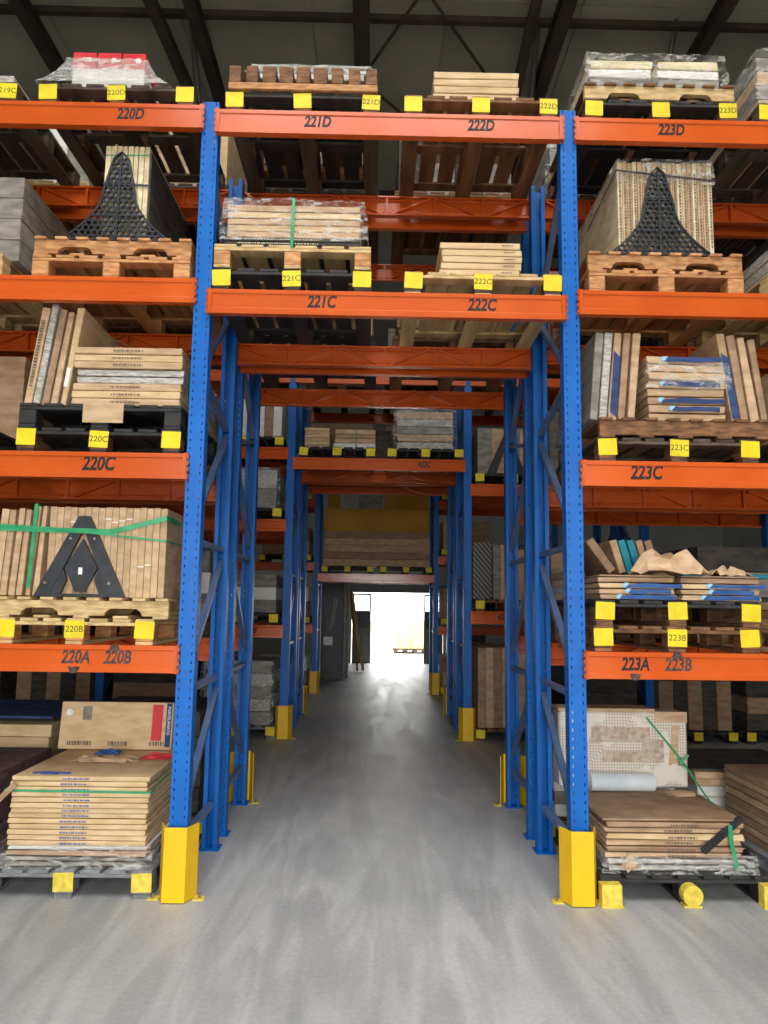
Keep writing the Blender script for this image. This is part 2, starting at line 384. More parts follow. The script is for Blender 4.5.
# ------------------------------------------------------------------ roof steel
def steel(name, label, a, b, w, h, material='steel', cat='steel beam', group='roof steelwork'):
    a = Vector(a); b = Vector(b); mid = (a+b)/2
    o = MB().bar(a-mid, b-mid, w, h).build(name, M[material], None, mid)
    return tag(o, label, cat, group)
steel('roof_purlin', 'dark steel purlin running straight across under the roof panels', (X0, 4.25, 8.98), (X1, 4.25, 8.98), .08, .08)
steel('roof_purlin', 'second dark steel purlin across the roof, further back', (X0, 8.3, 8.98), (X1, 8.3, 8.98), .08, .08)
def rafter(x, label, za=8.72, w=.14):
    root = empty('roof_rafter', (x, 0, za)); tag(root, label, 'steel beam', 'roof steelwork')
    L_ = 26.
    MB().box(-w/2, w/2, Y0, Y1, -.012, .0).build('bottom_flange', M['steel'], root)
    MB().box(-.012, .012, Y0, Y1, 0, .2).build('web', M['steel'], root)
    MB().box(-w/2, w/2, Y0, Y1, .2, .212).build('top_flange', M['steel'], root)
    return root
rafter(-.31, 'wide dark roof rafter above the middle of the tunnel', 8.7, .2)
rafter(-2.36, 'dark roof rafter above the left edge of the tunnel bay')
rafter(-4.45, 'dark roof rafter at the top left corner')
rafter(2.15, 'dark roof rafter above the right edge of the tunnel bay', 8.7, .17)
rafter(4.05, 'dark roof rafter at the top right corner')
steel('roof_strut', 'slanting dark roof strut above pallet 220D', (-2.9, 3.6, 8.9), (-2.5, 6.2, 8.3), .13, .13)
steel('roof_strut', 'slanting dark roof strut above pallet 222D', (1.8, 3.6, 8.9), (1.75, 5.8, 8.3), .12, .12)
steel('roof_strut', 'slanting dark roof strut above pallet 223D', (5.4, 3.9, 8.9), (4.3, 6.4, 8.1), .13, .13)
steel('roof_strut', 'dark roof strut slanting down at the far top left', (-5.2, 6.2, 7.2), (-4.45, 5.3, 8.7), .1, .1)
for nm, a, b_, r in (('thin pale vertical pipe above the left front post', (-2.55, 4.6, 9.22), (-2.45, 5.2, 7.5), .04), ('thin pale vertical pipe above the right front post', (2.0, 4.6, 9.22), (2.0, 5.5, 7.8), .035), ('thin pale pipe hanging at the top right', (3.75, 4.4, 9.22), (3.8, 5.4, 7.9), .035)):
    a = Vector(a); b_ = Vector(b_); mid = (a+b_)/2
    tag(MB().tube(a-mid, b_-mid, r).build('hanging_pipe', M['pipe'], None, mid), nm, 'pipe', 'roof steelwork')
for nm, a, b_ in (('dark hanger post below the left roof rafter', (-4.45, 5.6, 8.7), (-4.45, 5.6, 6.6)), ('dark hanger post behind the left front rack post', (-2.36, 5.9, 8.7), (-2.36, 5.9, 6.6)), ('dark hanger post behind the right front rack post', (1.78, 5.9, 8.7), (1.78, 5.9, 6.6))):
    steel('hanger_post', nm, a, b_, .12, .12)
for nm, a, b_ in (('thin brace rod rising left above pallet 221D', (-.31, 5.0, 8.7), (-2.36, 6.3, 8.2)), ('thin brace rod falling right above pallet 222D', (-.31, 5.0, 8.7), (1.78, 6.6, 8.0)),
                  ('thin brace rod crossing above pallet 222D', (.2, 3.5, 9.1), (1.78, 5.4, 8.6)), ('thin brace rod rising at the middle rafter', (-.31, 4.9, 8.65), (.7, 3.4, 9.1)), ('thin brace rod at the top left corner', (-4.45, 5.3, 8.6), (-2.6, 6.2, 8.2)), ('thin brace rod left of the top left rafter', (-4.45, 5.3, 8.6), (-6.2, 6.2, 8.0)), ('thin brace rod at the top right corner', (2.15, 6.0, 8.3), (4.05, 4.8, 8.75)), ('second thin brace rod falling right above pallet 222D', (-.31, 5.6, 8.75), (1.78, 5.9, 7.4))):
    steel('brace_rod', nm, a, b_, .03, .03, cat='brace rod')

# ------------------------------------------------------------------ racking
PW, PD = .1, .09
def post_mesh(H):
    key = ('post', H)
    if key in MESH: return MESH[key]
    mb = MB(); xs = [-.05,-.035,-.0295,.0295,.035,.05]; pitch = .05; n = int(H/pitch)
    def q(a, b, c, d): mb.add([a,b,c,d], [(0,1,2,3)])
    for i in (0,2,4): q((xs[i],0,0),(xs[i+1],0,0),(xs[i+1],0,H),(xs[i],0,H))
    for i in (1,3):
        s = 1 if i == 1 else -1
        for j in range(n):
            z = j*pitch
            q((xs[i],0,z),(xs[i+1],0,z),(xs[i+1],0,z+.03),(xs[i],0,z+.03))
            # slanted edge of the slot
            if s > 0: mb.add([(xs[i],0,z+.03),(xs[i+1],0,z+.03),(xs[i],0,z+.036)], [(0,1,2)])
            else: mb.add([(xs[i],0,z+.03),(xs[i+1],0,z+.03),(xs[i+1],0,z+.036)], [(0,1,2)])
    for sx in (-.05, .05):
        q((sx,0,0),(sx,.035,0),(sx,.035,H),(sx,0,H)); q((sx,.047,0),(sx,PD,0),(sx,PD,H),(sx,.047,H))
        for j in range(n):
            z = j*pitch; q((sx,.035,z),(sx,.047,z),(sx,.047,z+.038),(sx,.035,z+.038))
        s = 1 if sx > 0 else -1
        q((sx,PD,0),(sx-s*.028,PD,0),(sx-s*.028,PD,H),(sx,PD,H))
        q((sx-s*.028,PD,0),(sx-s*.028,PD-.02,0),(sx-s*.028,PD-.02,H),(sx-s*.028,PD,H))
    MESH[key] = pydata('post', mb.v, mb.f, M['blue'])
    return MESH[key]
def base_mesh():
    if 'base' not in MESH: MESH['base'] = MB().box(-.07, .07, -.015, .12, 0, .008).mesh('base_plate', M['blue'])
    return MESH['base']
def bar_mesh(a, b, w, h, material, name):
    return MB().bar(a, b, w, h, up=(1,0,0)).mesh(name, material)
def frame(x, y0, depth, H, label, flip=False, brace=True):
    root = empty('upright_frame', (x, y0, 0)); tag(root, label, 'rack frame', 'blue upright rack frames')
    p1 = link('post', post_mesh(H), root, (0,0,0)); p2 = link('post', post_mesh(H), root, (0,depth,0), (0,0,math.pi))
    for p in (p1, p2): link('base_plate', base_mesh(), p, (0,0,0))
    ya, yb = .06, depth-.06
    if flip: ya, yb = yb, ya
    key = ('br', depth, flip, H)
    hz = [.29, 1.13, 2.0]
    for z in hz:
        k2 = (key, 'h', z)
        if k2 not in MESH: MESH[k2] = bar_mesh((0,min(ya,yb),z), (0,max(ya,yb),z), .03, .045, M['steelblue'], 'horizontal_brace')
        link('horizontal_brace', MESH[k2], root)
    dg = [((ya,.42),(yb,1.05)), ((ya,1.26),(yb,1.92)), ((ya,2.12),(yb,2.88)), ((yb,2.94),(ya,2.86)) if False else ((yb,2.92),(ya,3.1)) if False else ((ya,3.02),(yb,3.72)), ((yb,2.84),(ya,2.98))]
    dg = [((ya,.42),(yb,1.05)), ((ya,1.26),(yb,1.92)), ((ya,2.12),(yb,2.80)), ((yb,2.86),(ya,3.02)), ((ya,3.06),(yb,3.70)), ((yb,3.76),(ya,4.45))]
    for (a, z1), (b2, z2) in dg:
        if max(z1,z2) > H-.1: continue
        k2 = (key, a, z1)
        if k2 not in MESH: MESH[k2] = bar_mesh((0,a,z1), (0,b2,z2), .028, .04, M['steelblue'], 'diagonal_brace')
        link('diagonal_brace', MESH[k2], root)
    return root
BH = .152
def beam_mesh(Lb):
    key = ('beam', round(Lb,3))
    if key in MESH: return MESH[key]
    # outer face towards -y, hollow C with flanges towards +y; origin at the beam's centre, top at z = 0
    prof = [(-.022,-BH),(-.022,-BH+.034),(-.015,-BH+.04),(-.015,-.03),(-.022,-.024),(-.022,0),(.028,0),(.028,-.012),(.024,-.012),(.024,-.005),(-.017,-.005),(-.017,-.024),(-.011,-.032),(-.011,-BH+.042),(-.017,-BH+.032),(-.017,-BH+.005),(.024,-BH+.005),(.024,-BH+.012),(.028,-BH+.012),(.028,-BH)]
    mb = MB(); mb.prism(prof, 'x', -Lb/2, Lb/2)
    for sx in (-1, 1):      # closed ends of the pressed panel
        mb.box(sx*(Lb/2-.012)-.014, sx*(Lb/2-.012)+.014, -.0215, -.012, -BH+.03, -.02)
    MESH[key] = mb.mesh('beam_body', M['orange'])
    return MESH[key]
def conn_mesh():
    if 'conn' not in MESH:
        mb = MB().box(-.004, .004, -.03, .05, -BH-.006, .006).box(-.004, .02, -.030, -.026, -BH-.002, .002)
        for j in range(4): mb.box(-.01, .0, -.030, -.022, -BH+.004+j*.04, -BH+.004+j*.04+.022)
        MESH['conn'] = mb.mesh('end_connector', M['orange'])
    return MESH['conn']
def rib_mesh(kind):
    if ('rib', kind) not in MESH:
        if kind == 'v': mb = MB().box(-.008, .008, -.011, .025, -BH+.006, -.006)
        else:
            dx = .29 if kind == 'u' else -.29
            mb = MB().bar((-dx/2, .006, -BH+.014), (dx/2, .006, -.014), .034, .014, up=(0,0,1))
        MESH[('rib', kind)] = mb.mesh('rib', M['orange'])
    return MESH[('rib', kind)]
def beam(xc, y_, ztop, label, flip=False, Lb=2.17, ribs=True, text=None):
    """flip=False: outer face towards the camera"""
    root = empty('rack_beam', (xc, y_, ztop), math.pi if flip else 0)
    tag(root, label, 'rack beam', 'orange rack beams')
    link('beam_body', beam_mesh(Lb), root)
    link('end_connector', conn_mesh(), root, (-Lb/2, 0, 0)); link('end_connector', conn_mesh(), root, (Lb/2, 0, 0), (0,0,0)).scale = (-1,1,1)
    if ribs and flip:
        n = 6; st = Lb/n
        for i in range(1, n):
            link('rib', rib_mesh('v'), root, (-Lb/2+i*st, 0, 0))
        for i in range(n):
            link('rib', rib_mesh('u' if i % 2 == 1 else 'd'), root, (-Lb/2+(i+.5)*st, 0, 0))
    for t in (text or []):
        s, tx, size, mt_ = t
        o = link('lettering', text_mesh(s, size, M[mt_], .034, .2), root, (tx-xc, -.0165, -BH/2+.006)); o.scale = (.74, 1, 1)
    return root
def arrow(parent, tx, tz, up, xc):
    s = 1 if up else -1
    MB().prism([(-.035,-.016*s),(.035,-.016*s),(.018,.02*s),(-.018,.02*s)][::s], 'y', -.001, 0).build('arrow_mark', M['inkfade'], parent, (tx-xc, -.0225, tz))

BAYS = {'far left': -4.5, 'left': -2.25, 'tunnel': 0., 'right': 2.25, 'far right': 4.5}
POSTX = {-3.375: 'far left', -1.125: 'left', 1.125: 'right', 3.375: 'far right'}
ROWS = {1: (0., .95, 'front row'), 2: (1.16, .93, 'second row'), 3: (5.0, .95, 'third row'), 4: (6.16, .93, 'fourth row'), 5: (9.69, .95, 'last row')}
LV = {('left',1): {'first': 1.385, 'second': 2.503, 'third': 3.582, 'top': 4.718}, ('right',1): {'first': 1.385, 'second': 2.503, 'third': 3.558, 'top': 4.694}, ('tunnel',1): {'third': 3.52, 'top': 4.694},
      ('left',2): {'first': 1.385, 'second': 2.503, 'third': 3.582, 'top': 4.718}, ('right',2): {'first': 1.385, 'second': 2.503, 'third': 3.558, 'top': 4.694}, ('tunnel',2): {'third': 3.52, 'top': 4.694},
      ('left',3): {'first': 1.366, 'second': 2.68, 'third': 3.60, 'top': 4.6}, ('right',3): {'first': 1.57, 'second': 3.17, 'top': 4.6}, ('tunnel',3): {'third': 3.475, 'top': 4.6},
      ('left',4): {'first': 1.366, 'second': 2.68, 'third': 3.60, 'top': 4.6}, ('right',4): {'first': 1.57, 'second': 3.17, 'top': 4.6}, ('tunnel',4): {'third': 3.475, 'top': 4.6},
      ('left',5): {'first': 1.25, 'second': 2.4, 'third': 3.6}, ('right',5): {'first': 1.25, 'second': 2.55, 'third': 3.6}, ('tunnel',5): {'first': 2.2}}
RH = {1: 4.76, 2: 4.76, 3: 4.64, 4: 4.64, 5: 4.64}
for r, (y0, dep, rn) in ROWS.items():
    for px_, pn in POSTX.items():
        frame(px_, y0, dep, RH[r], 'blue perforated upright frame, %s post line, %s of racks' % (pn, rn), flip=(r in (2,4)))
for bn_ in ('far left', 'far right'):
    LV[(bn_, 3)] = {'first': 1.48}
    xo = BAYS[bn_] + (-1.125 if bn_ == 'far left' else 1.125)
    frame(xo, ROWS[3][0], ROWS[3][1], RH[3], 'blue perforated upright frame, outermost %s post line, third row' % bn_.split()[1])
BOB = {}
for r, (y0, dep, rn) in ROWS.items():
    for bn in ('left', 'tunnel', 'right') + (('far left', 'far right') if r == 3 else ()):
        xc = BAYS[bn]
        for ln, z in LV[(bn, r)].items():
            txt = []
            if r == 1:
                d = {('left','first'): [('220A', at(74,659,-.04).x, .1, 'inkfade'), ('220B', at(116,659,-.04).x, .1, 'inkfade')],
                     ('left','second'): [('220C', at(97,464,-.04).x, .115, 'ink')], ('left','top'): [('220D', at(129,117,-.04).x, .1, 'ink')],
                     ('tunnel','third'): [('221C', at(321,303,-.04).x, .105, 'ink'), ('222C', at(482,307,-.04).x, .105, 'ink')],
                     ('tunnel','top'): [('221D', at(317,123,-.04).x, .1, 'ink'), ('222D', at(481,128,-.04).x, .1, 'ink')],
                     ('right','first'): [('223A', at(636,667,-.04).x, .1, 'ink'), ('223B', at(679,667,-.04).x, .1, 'inkfade')],
                     ('right','second'): [('223C', at(647,474,-.04).x, .115, 'ink')], ('right','top'): [('223D', at(672,134,-.04).x, .1, 'ink')]}
                txt = d.get((bn, ln), [])
            if r == 3:
                d = {('tunnel','third'): [('422C', at(424,463,4.97).x, .1, 'ink')], ('left','first'): [('420B', at(250,632,4.97).x, .1, 'ink')], ('right','first'): [('423B', at(504,616,4.97).x, .1, 'ink')]}
                txt = d.get((bn, ln), [])
            if txt: lab = 'orange beam lettered %s, %s bay, %s' % (' and '.join(t[0] for t in txt), bn, rn)
            else: lab = 'orange front beam, %s level, %s bay, %s' % (ln, bn, rn)
            f = beam(xc, y0-.008, z, lab, False, text=txt)
            BOB[(r, bn, ln)] = f
            beam(xc, y0+dep+.008, z, 'orange rear beam, %s level, %s bay, %s' % (ln, bn, rn), True)
for bn, tx1, tx2 in (('left', at(74,0,-.04).x, 0), ):
    pass
f = BOB[(1,'left','first')]; arrow(f, at(73,669,-.04).x, -BH+.015, False, -2.25); arrow(f, at(114,648,-.04).x, -.015, True, -2.25)
f = BOB[(1,'right','first')]; arrow(f, at(636,677,-.04).x, -BH+.015, False, 2.25); arrow(f, at(678,656,-.04).x, -.015, True, 2.25)

# row spacers and yellow post guards
def guard(x, y_, label, back=False, h=.4):
    root = empty('post_guard', (x, y_, 0), math.pi if back else 0); tag(root, label, 'post guard', 'yellow post guards')
    pts = [(-.105,.06),(-.062,-.05),(.062,-.05),(.105,.06)]; ins = [(.1,.06),(.058,-.045),(-.058,-.045),(-.1,.06)]
    mb = MB(); P = pts+ins; n = 8; v = []
    for z in (.006, h):
        v += [(p[0], p[1], z) for p in P]
    f = []
    for z in (0, 1):
        for i in range(3):
            q = [i, i+1, 6-i, 7-i]; f.append([a+8*z for a in q])
    f += [(i,(i+1)%n,n+(i+1)%n,n+i) for i in range(n)]
    mb.add(v, f); mb.build('guard_plate', M['yellow'], root)
    for s in (-1, 1):
        MB().box(s*.125-.03, s*.125+.03, .0, .06, 0, .006).build('foot_tab', M['markerold'], root)
        b_ = MB(); b_.tube((s*.13,.03,.006), (s*.13,.03,.03), .009, 6); b_.build('bolt', M['bolt'], root)
for r, back, yy in ((1, False, 0.), (2, True, ROWS[2][0]+ROWS[2][1]), (3, False, ROWS[3][0]), (4, True, ROWS[4][0]+ROWS[4][1]), (5, False, ROWS[5][0])):
    for px_ in (-1.125, 1.125):
        guard(px_, yy + (.0 if back else .0), 'yellow folded-steel guard at the foot of the %s tunnel post, %s' % ('left' if px_ < 0 else 'right', ROWS[r][2]), back)

# ------------------------------------------------------------------ pallets
def block_pallet(x, y0, z, label, wood='wood', w=.96, d=1.04, markers=None, group='wooden pallets', board=None, block=None, mmat='marker', nd=7):
    root = empty('block_pallet', (x, y0, z)); tag(root, label, 'pallet', group)
    W = M[wood]; WB = M[board or wood]; WK = M[block or wood]
    mr = cbox(.1, d, .02, W, .003, 0, 1, 'runner'); mc = cbox(w, .1, .02, WB, .003, 0, 2, 'cross_board')
    bw = (w-.03*(nd-1))/nd
    md = cbox(bw, d, .02, WB, .003, 0, 3, 'deck_board'); mk = cbox(.1, .11, .087, WK, .004, 0, 4, 'block')
    for sx in (-1,0,1):
        link('runner', mr, root, (sx*(w/2-.05), d/2, 0))
        for sy in (.056, d/2, d-.056): link('block', mk, root, (sx*(w/2-.05), sy, .0205))
    for sy in (.05, d/2, d-.05): link('cross_board', mc, root, (0, sy, .108))
    for i in range(nd): link('deck_board', md, root, (-w/2+bw/2+i*(bw+.03), d/2, .1285))
    if markers:
        for sx, s in zip((-1,0,1), markers):
            if s is None: continue
            mm_ = MB().box(-.056, .056, -.003, 0, .0, .1).mesh('yellow_marker', M[mmat]) if ('mk',mmat) not in MESH else MESH[('mk',mmat)]
            MESH[('mk',mmat)] = mm_
            y = link('yellow_marker', mm_, root, (sx*(w/2-.052), -.0005, .036+R_.uniform(-.003,.006)), (0, R_.uniform(-.05,.05), 0))
            if s: link('lettering', text_mesh(s, .05, M['pencil'], 0, 0), y, (0, -.0035, .05))
    return root
BPH = .149
def notched(w, h=.085):
    key = ('notch', w)
    if key in MESH: return MESH[key]
    pts = [(-w/2, h), (-w/2, 0)]
    for cx in (-w*.24, w*.24):
        r_, hh = w*.11, .042
        for i in range(9):
            t = math.pi - math.pi*i/8; pts.append((cx + r_*math.cos(t)*1.0, hh*min(1, 1.35*math.sin(t)) if 0 < i < 8 else 0))
    pts += [(w/2, 0), (w/2, h)]
    MESH[key] = MB().prism(pts, 'y', -.019, .019)
    me = MESH[key].mesh('stringer', None); MESH[key] = me
    return me
def stringer_pallet(x, y0, z, label, wood='wood', w=.96, d=1.04, group='wooden pallets', nd=8, board=None, notch=True):
    root = empty('stringer_pallet', (x, y0, z)); tag(root, label, 'pallet', group)
    W = M[wood]; WB = M[board or wood]
    key = ('notchm', w, wood, notch)
    if key not in MESH:
        me = (notched(w) if notch else MB().box(-w/2, w/2, -.019, .019, 0, .085).mesh('stringer', None)).copy(); me.materials.clear(); me.materials.append(W); MESH[key] = me
    bw = .075; mdk = cbox(bw, d, .018, WB, .003, 0, 5, 'deck_board')
    for sy in (.035, d/2, d-.035): link('stringer', MESH[key], root, (0, sy, .0165))
    for i in range(nd):
        link('deck_board', mdk, root, (-w/2+bw/2+i*(w-bw)/(nd-1), d/2, .102))
    mbt = cbox(.09, d-.02, .016, WB, .003, 0, 6, 'bottom_board')
    for i in range(5): link('bottom_board', mbt, root, (-w/2+.045+i*(w-.09)/4, d/2, 0))
    return root
SPH = .1205

# ------------------------------------------------------------------ cartons
def one(name, mesh, loc, label, cat='box', group=None, rot=(0,0,0)):
    o = link(name, mesh, None, loc, rot); return tag(o, label, cat, group)
def dashes(w, h, n, material, seed):
    key = ('dash', round(w,3), round(h,4), n, material.name, seed)
    if key in MESH: return MESH[key]
    r = random.Random(seed); mb = MB(); x = -w/2
    while x < w/2:
        l = r.uniform(.004, .018); l = min(l, w/2-x)
        mb.add([(x,0,-h/2*r.uniform(.7,1)),(x+l,0,-h/2),(x+l,0,h/2*r.uniform(.7,1)),(x,0,h/2)], [(0,1,2,3)]); x += l+r.uniform(.003,.008)
    MESH[key] = mb.mesh('printed_line', material)
    return MESH[key]
def flat_stack(x0, x1, y0, y1, z0, n, h, mats, what, place, group, amp=.006, jit=.006, name='tile_box', prints=None, gap=.001, first_mats=None):
    """n flat cartons lying on each other; labels count from the top"""
    out = []; z = z0+gap
    for i in range(n):
        hh = h[i] if isinstance(h, (list,tuple)) else h
        mk = mats[i % len(mats)] if isinstance(mats, (list,tuple)) else mats
        sx, sy = x1-x0-jit, y1-y0-jit
        me = cbox(sx, sy, hh-gap, M[mk], .004, amp, R_.randint(0,5), name)
        lab = '%s %s from the top, %s' % (ORD[n-i], what, place) if 0 < i < n-1 else ('%s %s, %s' % ('topmost' if i == n-1 else 'bottom', what, place))
        if n == 1: lab = 'single %s, %s' % (what, place)
        o = one(name, me, ((x0+x1)/2+R_.uniform(-jit,jit)/2, (y0+y1)/2+R_.uniform(-jit,jit)/2, z), lab, 'box', group, (0,0,R_.uniform(-.004,.004)))
        if prints:
            pw_, ph, pmat, off = prints
            link('printed_line', dashes(pw_, ph, 1, M[pmat], R_.randint(0,4)), o, (off*sx+R_.uniform(-.01,.01), -sy/2-.0012, hh*.5))
        out.append(o); z += hh
    return out
def edge_stack(x0, x1, y0, y1, z0, h, n, mats, what, place, group, amp=.005, lean=0., hj=.012, name='tile_box', prints=None, gap=.001, th=None):
    """n cartons standing on edge side by side; labels count from the left"""
    out = []; t = (x1-x0)/n
    for i in range(n):
        mk = mats[i % len(mats)] if isinstance(mats, (list,tuple)) else mats
        hh = h - R_.uniform(0, hj); sy = y1-y0-.004
        me = cbox(t-gap*.4, sy, hh, M[mk], .0022, amp, i % 6, name)
        lab = '%s %s from the left, %s' % (ORD[i+1], what, place) if 0 < i < n-1 else '%s %s, %s' % ('leftmost' if i == 0 else 'rightmost', what, place)
        if n == 1: lab = 'single %s, %s' % (what, place)
        o = one(name, me, (x0+t*(i+.5), (y0+y1)/2+R_.uniform(-.002,.002), z0+.001+abs(math.sin(lean))*t/2), lab, 'box', group, (0, lean, 0))
        if prints:
            pl, pmat = prints
            link('printed_line', dashes(pl, t*.4, 1, M[pmat], i % 5), o, (0, -sy/2-.0012, hh*.5), (0, math.radians(90), 0))
        out.append(o)
    return out
def shell(x0, x1, y0, y1, z0, z1, material, label, name='stretch_wrap', amp=.008, n=7, seed=1, flare=0., group=None, parent=None, top=True, cat='plastic wrap'):
    """crinkled film hood: four sides and a top, open below"""
    r = random.Random(seed); bm = bmesh.new(); cx, cy = (x0+x1)/2, (y0+y1)/2
    sx, sy, sz = x1-x0, y1-y0, z1-z0
    bmesh.ops.create_cube(bm, size=1)
    bmesh.ops.delete(bm, geom=[f for f in bm.faces if f.normal.z < -.5 or (not top and f.normal.z > .5)], context='FACES_ONLY')
    bmesh.ops.subdivide_edges(bm, edges=bm.edges[:], cuts=n, use_grid_fill=True)
    for v in bm.verts:
        t = .5 - v.co.z; e = 1 + flare*t*t
        v.co = Vector((v.co.x*sx*e, v.co.y*sy*(1+flare*.4*t*t), (v.co.z+.5)*sz))
        k = max(0, abs(v.co.x)/(sx/2)-.8)*max(0, v.co.z/sz-.55)
        v.co.x *= 1-.35*k; v.co.z -= .25*k*sz
        nrm = Vector((v.co.x/sx, v.co.y/sy, (v.co.z/sz-.5))); 
        v.co += nrm.normalized()*r.uniform(0, amp) if nrm.length > 0 else nrm
    me = bpy.data.meshes.new(name); bm.to_mesh(me); bm.free(); me.materials.append(M[material])
    o = link(name, me, parent, (cx, cy, z0))
    if parent is None: tag(o, label, cat, group)
    return o
def strap_path(pts, w, label, material='green', name='packing_strap', cat='strap', t=.002, n_out=(0,-1,0), group='packing straps', parent=None):
    """flat ribbon along points; width measured across n_out"""
    P = [Vector(p) for p in pts]; c = sum(P, Vector())/len(P); mb = MB(); v = []
    for i, p in enumerate(P):
        d = (P[min(i+1,len(P)-1)] - P[max(i-1,0)]).normalized(); no = Vector(n_out[i] if isinstance(n_out, list) else n_out)
        s = d.cross(no).normalized()
        for a, b_ in ((-1,0),(1,0),(1,1),(-1,1)): v.append(p - c + s*(a*w/2) + no*(b_*t))
    f = [(3,2,1,0)]
    k = len(P)
    for i in range(k-1):
        for j in range(4): f.append((i*4+j, i*4+(j+1)%4, i*4+4+(j+1)%4, i*4+4+j))
    f.append(tuple((k-1)*4+j for j in range(4)))
    mb.add(v, f); o = mb.build(name, M[material], parent, c if parent is None else c)
    if parent is None: tag(o, label, cat, group)
    return o
def crumple(cx, cy, cz, sx, sy, sz, material, label, seed=1, name='crumpled_cardboard', n=7, cat='cardboard scrap', rz=0., group=None):
    """a torn, creased sheet lying in folds, with thickness"""
    r = random.Random(seed); bm = bmesh.new(); g = [[None]*(n+1) for _ in range(n+1)]
    for i in range(n+1):
        for j in range(n+1):
            u, v_ = i/n-.5, j/n-.5; e = r.uniform(.85,1.05)
            z = sz*(r.uniform(0,1)*.55 + .45*max(0, 1-2.2*math.hypot(u, v_)))
            if i in (0,n) or j in (0,n): z *= .25
            g[i][j] = bm.verts.new((u*sx*e, v_*sy*e, z+.002))
    for i in range(n):
        for j in range(n):
            if (i in (0,n-1) and j in (0,n-1)) : continue
            bm.faces.new((g[i][j], g[i+1][j], g[i+1][j+1], g[i][j+1]))
    bmesh.ops.triangulate(bm, faces=bm.faces[:])
    ret = bmesh.ops.solidify(bm, geom=bm.faces[:], thickness=.004)
    zmin = min(v.co.z for v in bm.verts)
    for v in bm.verts: v.co.z -= zmin
    bmesh.ops.delete(bm, geom=[v for v in bm.verts if not v.link_faces], context='VERTS')
    me = bpy.data.meshes.new(name); bm.to_mesh(me); bm.free(); me.materials.append(M[material])
    o = link(name, me, None, (cx, cy, cz), (0,0,rz)); return tag(o, label, cat, group)
# ------------------------------------------------------------------ front row, top level
G1 = 'tile boxes on the front row'
z = 4.718
block_pallet(-1.72, 0, z, 'dark wooden pallet on top of beam 220D', 'wooddark', markers=['','220D',''], block='woodbrown')
zz = z+BPH
flat_stack(-2.05, -1.58, .08, .62, zz, 1, .17, 'white', 'wrapped white slab', 'on pallet 220D', None)
for i in range(3):
    xa = -2.05+i*.158
    o = one('red_box', cbox(.15, .5, .115, M['red'], .004, .003, i, 'red_box'), (xa+.077, .34, zz+.1715), '%s red box with a white dot on top of pallet 220D' % ('left','middle','right')[i], 'box', 'red boxes')
    mb = MB(); mb.tube((0,0,0),(0,-.002,0),.017,12); mb.build('white_dot', M['paper'], o, (.03, -.2505, .06))
shell(-2.08, -1.545, .05, .66, zz+.002, zz+.21, 'filmthick', 'cloudy film pulled over the red boxes of pallet 220D', seed=3, flare=.55, amp=.012)
z = 4.694
block_pallet(-.55, 0, z, 'dark wooden pallet carrying a lighter pallet above beam 221D', 'wooddark', markers=['','','221D'], block='woodbrown', board='woodblack')
# upper pallet of thick battens
root = empty('batten_pallet', (-.55, -.02, z+BPH)); tag(root, 'light pallet with nine thick batten ends, on top of 221D', 'pallet', 'wooden pallets')
link('cross_board', cbox(.94, .1, .045, M['wood'], .003, 0, 1, 'cross_board'), root, (0, .05, .0005)); link('cross_board', cbox(.94, .1, .045, M['wood'], .003, 0, 1, 'cross_board'), root, (0, .95, .0005))
for i in range(9):
    wv_ = .088 if i in (2,3,4,5) else .075
    link('batten', cbox(wv_, 1.0, .115, M['woodbrown'], .004, .004, i % 3, 'batten'), root, (-.43+i*.1075, .5, .046))
for i in range(2):
    flat_stack(-.86+i*.3, -.58+i*.42, .1, .9, z+BPH+.162, 1, .045, 'paper', 'thin white wrapped sheet, %s half' % ('left','right')[i], 'on top of 221D', None)
shell(-.9, -.12, .06, .95, z+BPH+.163, z+BPH+.225, 'filmthick', 'white film over the light pallet of 221D', seed=5, amp=.012, flare=.1)
block_pallet(.575, 0, z, 'brown wooden pallet on the beam lettered 222D', 'woodbrown', markers=['','','222D'], group='wooden pallets')
flat_stack(.27, .83, .04, .75, z+BPH, 4, .05, 'cream', 'cream tile box', 'on pallet 222D', G1, amp=.008)
block_pallet(1.72, 0, z, 'black pallet on the beam lettered 223D', 'woodblack', markers=['','','223D'], block='woodbrown')
stringer_pallet(1.72, .0, z+BPH, 'grey-brown pallet with slanted board ends, upper one at 223D', 'woodpale', board='woodbrown')
zz = z+BPH+SPH
for s, (xa, xb) in (('left', (1.30,1.735)), ('right', (1.745,2.17))):
    flat_stack(xa, xb, .12, .95, zz, 4, .064, ['white','grey','white','paleslab'], 'whitish tile box', '%s pile under film at 223D' % s, G1, amp=.012, jit=.012)
shell(1.27, 2.2, .09, .98, zz+.002, zz+.27, 'film', 'glossy stretch film around the whitish boxes of 223D', seed=8, amp=.014)
